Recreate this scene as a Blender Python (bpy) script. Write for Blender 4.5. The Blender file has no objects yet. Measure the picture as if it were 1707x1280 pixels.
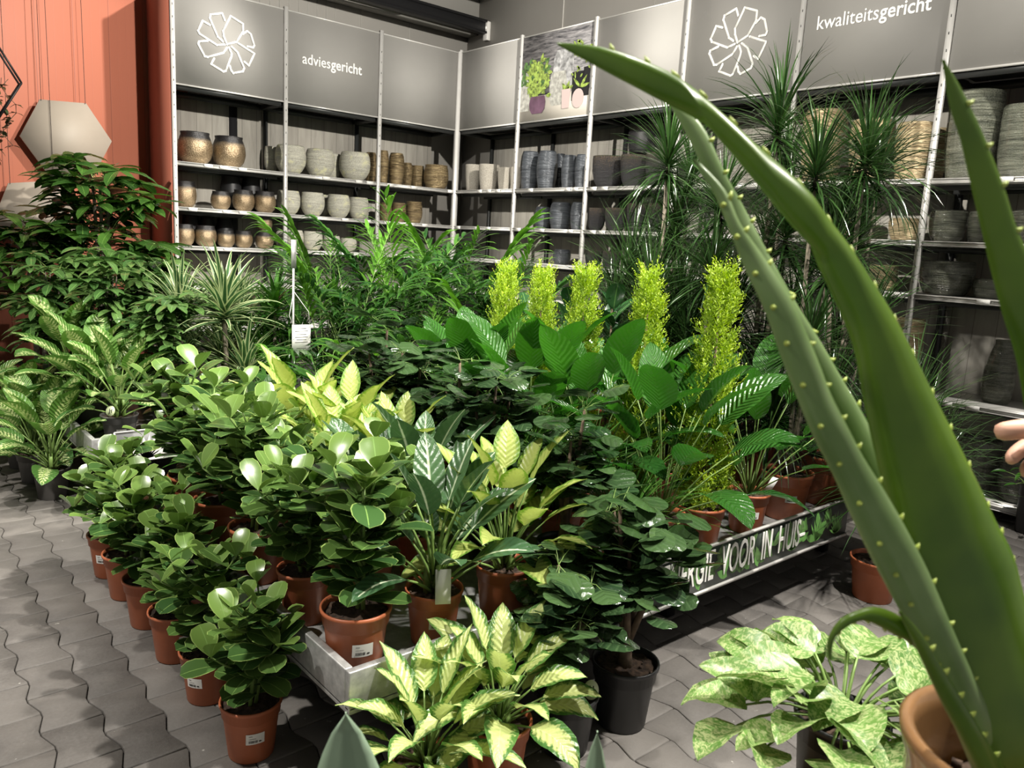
import bpy, math, random
import numpy as np
from math import pi, sin, cos, radians, atan2, sqrt
from mathutils import Matrix, Vector

SC = bpy.context.scene
COL = SC.collection
# ------------------------------------------------------------------ camera, world, lights, exposure
cam_d = bpy.data.cameras.new('camera')
cam = bpy.data.objects.new('camera', cam_d); COL.objects.link(cam)
RV = Vector((0.76004605, -0.64758934, 0.05438791)); UV_ = Vector((0.07332761, 0.16861458, 0.98295075)); FV = Vector((0.64571903, 0.7430997, -0.17564102))
cam.matrix_world = Matrix(((RV.x, UV_.x, -FV.x, 0), (RV.y, UV_.y, -FV.y, 0), (RV.z, UV_.z, -FV.z, 1.5), (0, 0, 0, 1)))
cam_d.sensor_width = 36; cam_d.lens = 36 * 1308.74 / 1707; cam_d.clip_start = .05; cam_d.clip_end = 60
cam_d.dof.use_dof = True; cam_d.dof.focus_distance = 3.6; cam_d.dof.aperture_fstop = 11
SC.camera = cam
w = bpy.data.worlds.new('hall_light'); SC.world = w; w.use_nodes = True
w.node_tree.nodes['Background'].inputs[0].default_value = (1, .96, .9, 1)
w.node_tree.nodes['Background'].inputs[1].default_value = .16
SC.view_settings.view_transform = 'Standard'; SC.view_settings.look = 'None'
SC.view_settings.exposure = 0.9; SC.view_settings.gamma = 1.0; SC.view_settings.use_curve_mapping = False
SC.cycles.max_bounces = 5; SC.cycles.diffuse_bounces = 2; SC.cycles.glossy_bounces = 2
SC.cycles.transmission_bounces = 2; SC.cycles.transparent_max_bounces = 4
SC.cycles.caustics_reflective = False; SC.cycles.caustics_refractive = False
SC.cycles.sample_clamp_indirect = 4

def spot(name, loc, aim, power, angle, radius=.07, col=(1, .95, .87), blend=.5):
    d = bpy.data.lights.new(name, 'SPOT'); d.energy = power; d.spot_size = radians(angle); d.spot_blend = blend
    d.shadow_soft_size = radius; d.color = col
    o = bpy.data.objects.new(name, d); COL.objects.link(o); o.location = loc
    o.rotation_euler = (Vector(aim) - Vector(loc)).to_track_quat('-Z', 'Y').to_euler()
    return o
spot('ceiling_spotlight', (2.5, -.4, 4.8), (1.9, 2.4, .5), 820, 75)
spot('ceiling_spotlight', (-1.4, 2.4, 4.7), (1.0, 2.8, .3), 480, 75)
spot('ceiling_spotlight', (3.2, 2.4, 4.9), (2.6, 4.4, .8), 620, 75)
spot('ceiling_spotlight', (3.4, .3, 4.2), (3.8, 7.3, 2.7), 1400, 52)
spot('ceiling_spotlight', (-1.4, 3.3, 4.2), (5.4, 3.9, 2.7), 1400, 60)
spot('ceiling_spotlight', (4.1, 4.2, 5.0), (1.0, 7.6, 1.9), 560, 42)
spot('ceiling_spotlight', (-.8, 4.2, 4.8), (.9, 5.0, .4), 380, 65)
spot('ceiling_spotlight', (1.5, .9, 4.7), (.9, .35, 1.1), 260, 45)
spot('ceiling_spotlight', (4.2, -.3, 4.8), (3.5, 2.2, .6), 420, 75)

# ------------------------------------------------------------------ mesh helpers
class MB:
    """collects geometry, built as ONE mesh"""
    def __init__(s): s.v = []; s.uv = []; s.r = []; s.q = []; s.p = []; s.n = 0
    def add(s, v, quads=None, polys=None, uv=None, r=0.0):
        v = np.asarray(v, float); k = len(v)
        s.v.append(v); s.uv.append(np.zeros((k, 2)) if uv is None else np.asarray(uv, float)); s.r.append(np.full(k, r))
        if quads is not None and len(quads): s.q.append(np.asarray(quads, int) + s.n)
        if polys:
            for p in polys: s.p.append([i + s.n for i in p])
        s.n += k
    def box(s, c, d, rz=0, taper=1.0):
        x, y, z = [a / 2 for a in d]; t = taper
        v = np.array([[-x, -y, -z], [x, -y, -z], [x, y, -z], [-x, y, -z], [-x * t, -y * t, z], [x * t, -y * t, z], [x * t, y * t, z], [-x * t, y * t, z]])
        if rz:
            R = np.array([[cos(rz), -sin(rz), 0], [sin(rz), cos(rz), 0], [0, 0, 1]]); v = v @ R.T
        s.add(v + np.asarray(c), [[0, 3, 2, 1], [4, 5, 6, 7], [0, 1, 5, 4], [1, 2, 6, 5], [2, 3, 7, 6], [3, 0, 4, 7]])
        return s
    def tube(s, pts, rad, seg=6, cap=True, r=0.0):
        P = np.asarray(pts, float); n = len(P)
        rad = np.full(n, rad, float) if np.isscalar(rad) else np.asarray(rad, float)
        T = np.gradient(P, axis=0); T /= np.linalg.norm(T, axis=1)[:, None] + 1e-12
        ref = np.array([0, 0, 1.]) if abs(T[0, 2]) < .9 else np.array([1., 0, 0])
        rings = []
        a = np.arange(seg) * 2 * pi / seg
        for i in range(n):
            u = np.cross(T[i], ref); u /= np.linalg.norm(u) + 1e-12; ref = np.cross(u, T[i]); b = ref
            rings.append(P[i] + rad[i] * (np.cos(a)[:, None] * u + np.sin(a)[:, None] * b))
        V = np.concatenate(rings)
        q = [[i * seg + j, i * seg + (j + 1) % seg, (i + 1) * seg + (j + 1) % seg, (i + 1) * seg + j] for i in range(n - 1) for j in range(seg)]
        uv = np.stack([np.tile(a / (2 * pi), n), np.repeat(np.linspace(0, 1, n), seg)], 1)
        s.add(V, q, [list(range(seg))[::-1], list(range((n - 1) * seg, n * seg))] if cap else None, uv, r)
        return s
    def lathe(s, prof, seg=32, c=(0, 0, 0), close=False):
        a = np.arange(seg) * 2 * pi / seg; n = len(prof)
        V = np.concatenate([np.stack([r * np.cos(a) + c[0], r * np.sin(a) + c[1], np.full(seg, z + c[2])], 1) for r, z in prof])
        q = [[i * seg + j, i * seg + (j + 1) % seg, (i + 1) * seg + (j + 1) % seg, (i + 1) * seg + j] for i in range(n - 1) for j in range(seg)]
        polys = [list(range(seg))[::-1]]
        if close: polys.append(list(range((n - 1) * seg, n * seg)))
        s.add(V, q, polys)
        return s
    def poly(s, pts, flip=False):
        s.add(pts, None, [list(range(len(pts)))[::-1] if flip else list(range(len(pts)))]); return s
    def mesh(s, name, mat, smooth=True):
        me = bpy.data.meshes.new(name)
        V = np.concatenate(s.v); U = np.concatenate(s.uv); Rn = np.concatenate(s.r)
        Q = np.concatenate(s.q) if s.q else np.zeros((0, 4), int)
        loops = Q.ravel(); starts = np.arange(len(Q)) * 4; tot = np.full(len(Q), 4)
        if s.p:
            pl = np.concatenate([np.array(p) for p in s.p]); ln = np.array([len(p) for p in s.p])
            st = len(loops) + np.concatenate([[0], np.cumsum(ln)[:-1]])
            loops = np.concatenate([loops, pl]); starts = np.concatenate([starts, st]); tot = np.concatenate([tot, ln])
        me.vertices.add(len(V)); me.vertices.foreach_set('co', V.astype(np.float32).ravel())
        me.loops.add(len(loops)); me.loops.foreach_set('vertex_index', loops.astype(np.int32))
        me.polygons.add(len(starts)); me.polygons.foreach_set('loop_start', starts.astype(np.int32)); me.polygons.foreach_set('loop_total', tot.astype(np.int32))
        me.update(calc_edges=True)
        l1 = me.uv_layers.new(name='UVMap'); l1.data.foreach_set('uv', U[loops].astype(np.float32).ravel())
        l2 = me.uv_layers.new(name='rnd'); l2.data.foreach_set('uv', np.stack([Rn[loops], Rn[loops]], 1).astype(np.float32).ravel())
        if smooth: me.polygons.foreach_set('use_smooth', np.ones(len(starts), bool))
        me.validate()
        if mat: me.materials.append(M[mat])
        return me
    def build(s, name, mat, parent=None, smooth=False, **kw):
        o = bpy.data.objects.new(name, s.mesh(name, mat, smooth)); COL.objects.link(o)
        if parent: o.parent = parent
        tag(o, **kw)
        return o

def tag(o, label=None, cat=None, group=None, kind=None):
    if label: o['label'] = label
    if cat: o['category'] = cat
    if group: o['group'] = group
    if kind: o['kind'] = kind
    return o
def thing(name, label, cat, loc=(0, 0, 0), rz=0, group=None):
    o = bpy.data.objects.new(name, None); COL.objects.link(o); o.location = loc; o.rotation_euler = (0, 0, rz)
    o.empty_display_size = .05
    return tag(o, label, cat, group)
def bevel(o, wdt=.003, seg=2):
    m = o.modifiers.new('edge', 'BEVEL'); m.width = wdt; m.segments = seg; m.limit_method = 'ANGLE'; return o

# ------------------------------------------------------------------ material helpers
M = {}
class NT:
    def __init__(s, name):
        s.m = bpy.data.materials.new(name); s.m.use_nodes = True; s.t = s.m.node_tree; s.t.nodes.clear(); M[name] = s.m
        s.out = s.n('ShaderNodeOutputMaterial')
    def n(s, t, **kw):
        x = s.t.nodes.new(t)
        for k, v in kw.items(): setattr(x, k, v)
        return x
    def link(s, a, b): s.t.links.new(a, b)
    def val(s, x, i, v):
        if hasattr(v, 'is_output') or isinstance(v, bpy.types.NodeSocket): s.link(v, x.inputs[i])
        else: x.inputs[i].default_value = v
    def math(s, op, a, b=0.0, c=None, clamp=False):
        x = s.n('ShaderNodeMath', operation=op); x.use_clamp = clamp
        s.val(x, 0, a); s.val(x, 1, b)
        if c is not None: s.val(x, 2, c)
        return x.outputs[0]
    def ramp(s, f, a, b):  # linear step from a to b, clamped
        x = s.n('ShaderNodeMapRange'); s.val(x, 0, f); x.inputs[1].default_value = a; x.inputs[2].default_value = b
        return x.outputs[0]
    def mix(s, f, a, b):
        x = s.n('ShaderNodeMix', data_type='RGBA'); s.val(x, 0, f)
        for i, v in ((6, a), (7, b)): s.val(x, i, v if not isinstance(v, tuple) else (*v, 1) if len(v) == 3 else v)
        return x.outputs[2]
    def noise(s, vec, scale, detail=3, rough=.55, dist=0):
        x = s.n('ShaderNodeTexNoise'); x.inputs['Scale'].default_value = scale; x.inputs['Detail'].default_value = detail
        x.inputs['Roughness'].default_value = rough; x.inputs['Distortion'].default_value = dist
        if vec is not None: s.link(vec, x.inputs['Vector'])
        return x.outputs['Fac']
    def coord(s, which='Object'): return s.n('ShaderNodeTexCoord').outputs[which]
    def scale(s, vec, sc):
        x = s.n('ShaderNodeMapping'); s.link(vec, x.inputs[0]); x.inputs['Scale'].default_value = sc; return x.outputs[0]
    def sep(s, vec): x = s.n('ShaderNodeSeparateXYZ'); s.link(vec, x.inputs[0]); return x.outputs
    def bump(s, h, strength=.3, dist=.01):
        x = s.n('ShaderNodeBump'); x.inputs['Strength'].default_value = strength; x.inputs['Distance'].default_value = dist
        s.link(h, x.inputs['Height']); return x.outputs[0]
    def bsdf(s, col, rough=.5, metal=0.0, normal=None, spec=.5, coat=0, sheen=0):
        b = s.n('ShaderNodeBsdfPrincipled'); s.val(b, 0, col if not isinstance(col, tuple) else (*col, 1))
        s.val(b, 'Roughness', rough); s.val(b, 'Metallic', metal); b.inputs['Specular IOR Level'].default_value = spec
        b.inputs['Coat Weight'].default_value = coat
        if normal is not None: s.link(normal, b.inputs['Normal'])
        return b.outputs[0]
    def done(s, sh): s.link(sh, s.out.inputs[0]); return s.m

def plain(name, col, rough=.5, metal=0.0, nscale=0, namp=.15, bump=0, spec=.5, coat=0):
    t = NT(name); c = col; nrm = None
    if nscale:
        f = t.noise(t.coord(), nscale, 4)
        c = t.mix(t.ramp(f, .3, .7), tuple(x * (1 - namp) for x in col), tuple(min(1, x * (1 + namp)) for x in col))
        if bump: nrm = t.bump(f, bump, .004)
    t.done(t.bsdf(c, rough, metal, nrm, spec, coat))

def leafmat(name, dark, light=None, mid=None, midw=.05, vein=0, veincol=None, veindepth=.4, var=None, rough=.34, trans=.25, spec=.5, edge=None, vary=.35, gloss=0):
    """leaf: u runs across, v from the base to the tip"""
    t = NT(name); uvn = t.n('ShaderNodeUVMap', uv_map='UVMap').outputs[0]; rn = t.n('ShaderNodeUVMap', uv_map='rnd').outputs[0]
    u, v, _ = t.sep(uvn); rv = t.sep(rn)[0]
    x = t.math('ABSOLUTE', t.math('SUBTRACT', t.math('MULTIPLY', u, 2.0), 1.0))
    light = light or tuple(min(1, c * 1.7) for c in dark)
    col = t.mix(rv, dark, light)
    nrm = None
    # coordinates that differ from leaf to leaf
    cmb = t.n('ShaderNodeCombineXYZ'); t.link(u, cmb.inputs[0]); t.link(t.math('MULTIPLY', v, 2.2), cmb.inputs[1]); t.link(t.math('MULTIPLY', rv, 37.0), cmb.inputs[2])
    cv = cmb.outputs[0]
    stripe = t.math('SINE', t.math('MULTIPLY', t.math('SUBTRACT', v, t.math('MULTIPLY', x, .22)), 6.2832 * max(vein, 1)))
    if var:
        kind, vc, thr = var
        if kind == 'centre':    # pale centre with feathered green edge
            nf = t.math('MULTIPLY', t.math('SUBTRACT', t.noise(cv, 9, 3), .5), .9)
            g = t.math('ADD', t.math('ADD', x, nf), t.math('MULTIPLY', stripe, .05))
            f = t.ramp(g, thr + .14, thr - .14)
        elif kind == 'splash':  # speckles along the side veins
            nf = t.noise(cv, 10, 4, .65)
            g = t.math('ADD', nf, t.math('MULTIPLY', stripe, .09))
            g = t.math('MULTIPLY', g, t.ramp(x, 1.0, .35))
            f = t.ramp(g, thr, thr + .10)
        elif kind == 'marble':
            nf = t.noise(cv, 7, 5, .7, 1.2); f = t.ramp(nf, thr, thr + .10)
        else:                   # 'margins': pale bands along both edges
            f = t.ramp(x, thr, thr + .12)
        col = t.mix(f, col, vc)
    if vein:
        f = t.ramp(stripe, .55, 1.0)
        if veincol: col = t.mix(t.math('MULTIPLY', f, .7), col, veincol)
        nrm = t.bump(t.math('ADD', t.math('MULTIPLY', stripe, .5), t.noise(cv, 6, 2)), veindepth, .006)
    if mid: col = t.mix(t.ramp(x, midw * 1.5, midw * .6), col, mid)
    if edge: col = t.mix(t.ramp(x, .9, .97), col, edge)
    p = t.bsdf(col, rough, 0, nrm, spec, gloss)
    tr = t.n('ShaderNodeBsdfTranslucent'); hsv = t.n('ShaderNodeHueSaturation'); hsv.inputs['Value'].default_value = 1.5; hsv.inputs['Saturation'].default_value = 1.1
    t.link(col, hsv.inputs['Color']); t.link(hsv.outputs[0], tr.inputs[0])
    mx = t.n('ShaderNodeMixShader'); mx.inputs[0].default_value = trans; t.link(p, mx.inputs[1]); t.link(tr.outputs[0], mx.inputs[2])
    t.done(mx.outputs[0])
SHELF_POTS = [
 ('bz',2.527,7.387,2.044,0.296,0.287,'black-rimmed bronze bowl pot,first of 2 from left on top shelf of left rack','pot'),
 ('bz',2.831,7.387,2.044,0.293,0.286,'black-rimmed bronze bowl pot,second of 2 from left on top shelf of left rack','pot'),
 ('wh',3.313,7.568,2.044,0.131,0.267,'mottled whitish stone pot,first of 5 from left on top shelf of left rack','pot'),
 ('wh',3.43,7.386,2.044,0.294,0.28,'mottled whitish stone pot,second of 5 from left on top shelf of left rack','pot'),
 ('wh',3.739,7.387,2.044,0.29,0.278,'mottled whitish stone pot,third of 5 from left on top shelf of left rack','pot'),
 ('wh',3.967,7.575,2.044,0.193,0.276,'mottled whitish stone pot,fourth of 5 from left on top shelf of left rack','pot'),
 ('wh',4.113,7.362,2.044,0.315,0.292,'mottled whitish stone pot,fifth of 5 from left on top shelf of left rack','pot'),
 ('gt',4.33,7.414,2.044,0.123,0.321,'tall ribbed antique gold vase,first of 4 from left on top shelf of left rack','vase'),
 ('gt',4.454,7.377,2.044,0.121,0.355,'tall ribbed antique gold vase,second of 4 from left on top shelf of left rack','vase'),
 ('gt',4.599,7.347,2.044,0.168,0.342,'tall ribbed antique gold vase,third of 4 from left on top shelf of left rack','vase'),
 ('gt',4.841,7.507,2.044,0.113,0.272,'tall ribbed antique gold vase,fourth of 4 from left on top shelf of left rack','vase'),
 ('gb',4.981,7.523,2.044,0.158,0.255,'round ribbed antique gold pot,first of 2 from left on top shelf of left rack','pot'),
 ('gb',5.109,7.343,2.044,0.275,0.267,'round ribbed antique gold pot,second of 2 from left on top shelf of left rack','pot'),
 ('bz',2.439,7.407,1.661,0.196,0.239,'black-rimmed bronze bowl pot,first of 4 from left on second shelf of left rack','pot'),
 ('bz',2.732,7.337,1.661,0.176,0.17,'black-rimmed bronze bowl pot,second of 4 from left on second shelf of left rack','pot'),
 ('bz',2.944,7.337,1.661,0.2,0.201,'black-rimmed bronze bowl pot,third of 4 from left on second shelf of left rack','pot'),
 ('bz',3.15,7.337,1.661,0.205,0.206,'black-rimmed bronze bowl pot,fourth of 4 from left on second shelf of left rack','pot'),
 ('bk',2.918,7.573,1.661,0.198,0.338,'shaded black bowl pot,first of 2 from left on second shelf of left rack','pot'),
 ('bk',3.118,7.578,1.661,0.188,0.348,'shaded black bowl pot,second of 2 from left on second shelf of left rack','pot'),
 ('wh',3.397,7.357,1.661,0.224,0.236,'mottled whitish stone pot,first of 5 from left on second shelf of left rack','pot'),
 ('wh',3.644,7.347,1.661,0.237,0.239,'mottled whitish stone pot,second of 5 from left on second shelf of left rack','pot'),
 ('wh',3.867,7.567,1.661,0.131,0.237,'mottled whitish stone pot,third of 5 from left on second shelf of left rack','pot'),
 ('wh',3.923,7.337,1.661,0.234,0.239,'mottled whitish stone pot,fourth of 5 from left on second shelf of left rack','pot'),
 ('wh',4.163,7.357,1.661,0.21,0.231,'mottled whitish stone pot,fifth of 5 from left on second shelf of left rack','pot'),
 ('gb',4.486,7.357,1.661,0.136,0.2,'round ribbed antique gold pot,first of 3 from left on second shelf of left rack','pot'),
 ('gb',4.636,7.337,1.661,0.16,0.211,'round ribbed antique gold pot,second of 3 from left on second shelf of left rack','pot'),
 ('gb',4.831,7.337,1.661,0.184,0.239,'round ribbed antique gold pot,third of 3 from left on second shelf of left rack','pot'),
 ('bz',2.41,7.337,1.325,0.161,0.197,'black-rimmed bronze bowl pot,first of 5 from left on third shelf of left rack','pot'),
 ('bz',2.591,7.338,1.325,0.193,0.194,'black-rimmed bronze bowl pot,second of 5 from left on third shelf of left rack','pot'),
 ('bz',2.772,7.326,1.325,0.161,0.159,'black-rimmed bronze bowl pot,third of 5 from left on third shelf of left rack','pot'),
 ('bz',2.939,7.327,1.325,0.164,0.163,'black-rimmed bronze bowl pot,fourth of 5 from left on third shelf of left rack','pot'),
 ('bz',3.142,7.327,1.325,0.171,0.159,'black-rimmed bronze bowl pot,fifth of 5 from left on third shelf of left rack','pot'),
 ('bk',2.543,7.593,1.325,0.158,0.292,'shaded black bowl pot,first of 3 from left on third shelf of left rack','pot'),
 ('bk',2.701,7.598,1.325,0.149,0.277,'shaded black bowl pot,second of 3 from left on third shelf of left rack','pot'),
 ('bk',2.86,7.591,1.325,0.161,0.273,'shaded black bowl pot,third of 3 from left on third shelf of left rack','pot'),
 ('wh',3.395,7.547,1.325,0.086,0.188,'mottled whitish stone pot,first of 5 from left on third shelf of left rack','pot'),
 ('wh',3.443,7.337,1.325,0.191,0.2,'mottled whitish stone pot,second of 5 from left on third shelf of left rack','pot'),
 ('wh',3.643,7.337,1.325,0.2,0.197,'mottled whitish stone pot,third of 5 from left on third shelf of left rack','pot'),
 ('wh',3.847,7.327,1.325,0.178,0.162,'mottled whitish stone pot,fourth of 5 from left on third shelf of left rack','pot'),
 ('wh',4.036,7.327,1.325,0.172,0.147,'mottled whitish stone pot,fifth of 5 from left on third shelf of left rack','pot'),
 ('cr',5.493,7.176,2.044,0.179,0.309,'mottled cream cup pot,first of 4 from left on top shelf of right rack','pot'),
 ('cr',5.433,6.82,2.044,0.221,0.289,'mottled cream cup pot,second of 4 from left on top shelf of right rack','pot'),
 ('cr',5.433,6.554,2.044,0.152,0.247,'mottled cream cup pot,third of 4 from left on top shelf of right rack','pot'),
 ('cr',5.473,6.416,2.044,0.128,0.25,'mottled cream cup pot,fourth of 4 from left on top shelf of right rack','pot'),
 ('dr',5.453,6.184,2.044,0.196,0.401,'blue-grey ribbed vase,first of 5 from left on top shelf of right rack','vase'),
 ('dr',5.433,5.904,2.044,0.209,0.388,'blue-grey ribbed vase,second of 5 from left on top shelf of right rack','vase'),
 ('dr',5.613,5.906,2.044,0.105,0.384,'blue-grey ribbed vase,third of 5 from left on top shelf of right rack','vase'),
 ('dr',5.432,5.588,2.044,0.154,0.331,'blue-grey ribbed vase,fourth of 5 from left on top shelf of right rack','vase'),
 ('dr',5.454,5.436,2.044,0.144,0.333,'blue-grey ribbed vase,fifth of 5 from left on top shelf of right rack','vase'),
 ('dt',5.443,5.099,2.044,0.281,0.296,'rough charcoal cup pot,first of 3 from left on top shelf of right rack','pot'),
 ('dt',5.433,4.775,2.044,0.242,0.292,'rough charcoal cup pot,second of 3 from left on top shelf of right rack','pot'),
 ('dt',5.453,4.505,2.044,0.241,0.295,'rough charcoal cup pot,third of 3 from left on top shelf of right rack','pot'),
 ('dr',5.473,5.968,1.661,0.168,0.231,'blue-grey ribbed vase,first of 3 from left on second shelf of right rack','vase'),
 ('dr',5.473,5.711,1.661,0.221,0.275,'blue-grey ribbed vase,second of 3 from left on second shelf of right rack','vase'),
 ('dr',5.453,5.447,1.661,0.153,0.273,'blue-grey ribbed vase,third of 3 from left on second shelf of right rack','vase'),
 ('dt',5.413,5.166,1.661,0.174,0.214,'rough charcoal cup pot,first of 4 from left on second shelf of right rack','pot'),
 ('dt',5.413,4.922,1.661,0.209,0.214,'rough charcoal cup pot,second of 4 from left on second shelf of right rack','pot'),
 ('dt',5.433,4.693,1.661,0.191,0.257,'rough charcoal cup pot,third of 4 from left on second shelf of right rack','pot'),
 ('dt',5.473,4.516,1.661,0.156,0.259,'rough charcoal cup pot,fourth of 4 from left on second shelf of right rack','pot'),
 ('dr',5.473,5.655,1.325,0.178,0.153,'blue-grey ribbed vase on the third shelf of the right rack','vase'),
 ('dt',5.433,5.186,1.325,0.164,0.162,'rough charcoal cup pot,first of 2 from left on third shelf of right rack','pot'),
 ('dt',5.433,4.958,1.325,0.174,0.166,'rough charcoal cup pot,second of 2 from left on third shelf of right rack','pot'),
 ('go',5.473,3.037,2.044,0.305,0.534,'pale gold ribbed planter,first of 4 from left on top shelf of right rack','planter'),
 ('go',5.443,2.668,2.044,0.287,0.431,'pale gold ribbed planter,second of 4 from left on top shelf of right rack','planter'),
 ('go',5.443,2.379,2.044,0.24,0.39,'pale gold ribbed planter,third of 4 from left on top shelf of right rack','planter'),
 ('go',5.653,2.321,2.044,0.142,0.379,'pale gold ribbed planter,fourth of 4 from left on top shelf of right rack','planter'),
 ('gr',5.463,2.039,2.044,0.308,0.558,'tall glossy grey-green ribbed planter,first of 2 from left on top shelf of right rack','planter'),
 ('gr',5.453,1.766,2.044,0.23,0.45,'tall glossy grey-green ribbed planter,second of 2 from left on top shelf of right rack','planter'),
 ('go',5.473,2.728,1.661,0.178,0.194,'pale gold ribbed planter,first of 2 from left on second shelf of right rack','planter'),
 ('go',5.433,2.348,1.661,0.232,0.151,'pale gold ribbed planter,second of 2 from left on second shelf of right rack','planter'),
 ('gg',5.443,2.099,1.661,0.227,0.206,'grey-green ribbed glazed pot,first of 3 from left on second shelf of right rack','pot'),
 ('gg',5.443,1.916,1.661,0.131,0.201,'grey-green ribbed glazed pot,second of 3 from left on second shelf of right rack','pot'),
 ('gg',5.443,1.668,1.661,0.162,0.208,'grey-green ribbed glazed pot,third of 3 from left on second shelf of right rack','pot'),
 ('go',5.473,2.481,1.325,0.187,0.181,'pale gold ribbed planter on the third shelf of the right rack','planter'),
 ('gg',5.453,2.066,1.325,0.326,0.228,'grey-green ribbed glazed pot,first of 2 from left on third shelf of right rack','pot'),
 ('gg',5.433,1.797,1.325,0.194,0.127,'grey-green ribbed glazed pot,second of 2 from left on third shelf of right rack','pot'),
 ('go',5.493,2.279,0.68,0.219,0.495,'pale gold ribbed planter on the low shelf of the right rack','planter'),
 ('gj',5.513,1.69,0.68,0.185,0.416,'round-bellied grey-green glazed jar on the low shelf of the right rack','jar'),
 ('gg',5.493,1.73,0.1,0.252,0.361,'grey-green ribbed glazed pot,first of 2 from left on floor-level shelf of right rack','pot'),
 ('gg',5.473,1.475,0.1,0.245,0.31,'grey-green ribbed glazed pot,second of 2 from left on floor-level shelf of right rack','pot'),
]
SHELF_POTS += [
 ('bz',3.142,7.327,1.485,.145,.155,'small bronze bowl pot stacked on top of another on the third shelf','pot'),
 ('dt',5.62,4.80,2.044,.24,.30,'rough charcoal cup pot half hidden behind, carrying a black planter','pot'),
 ('pl',5.58,4.80,2.345,.30,.20,'matt black planter stacked on top of the charcoal cup pots','planter'),
]
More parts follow.
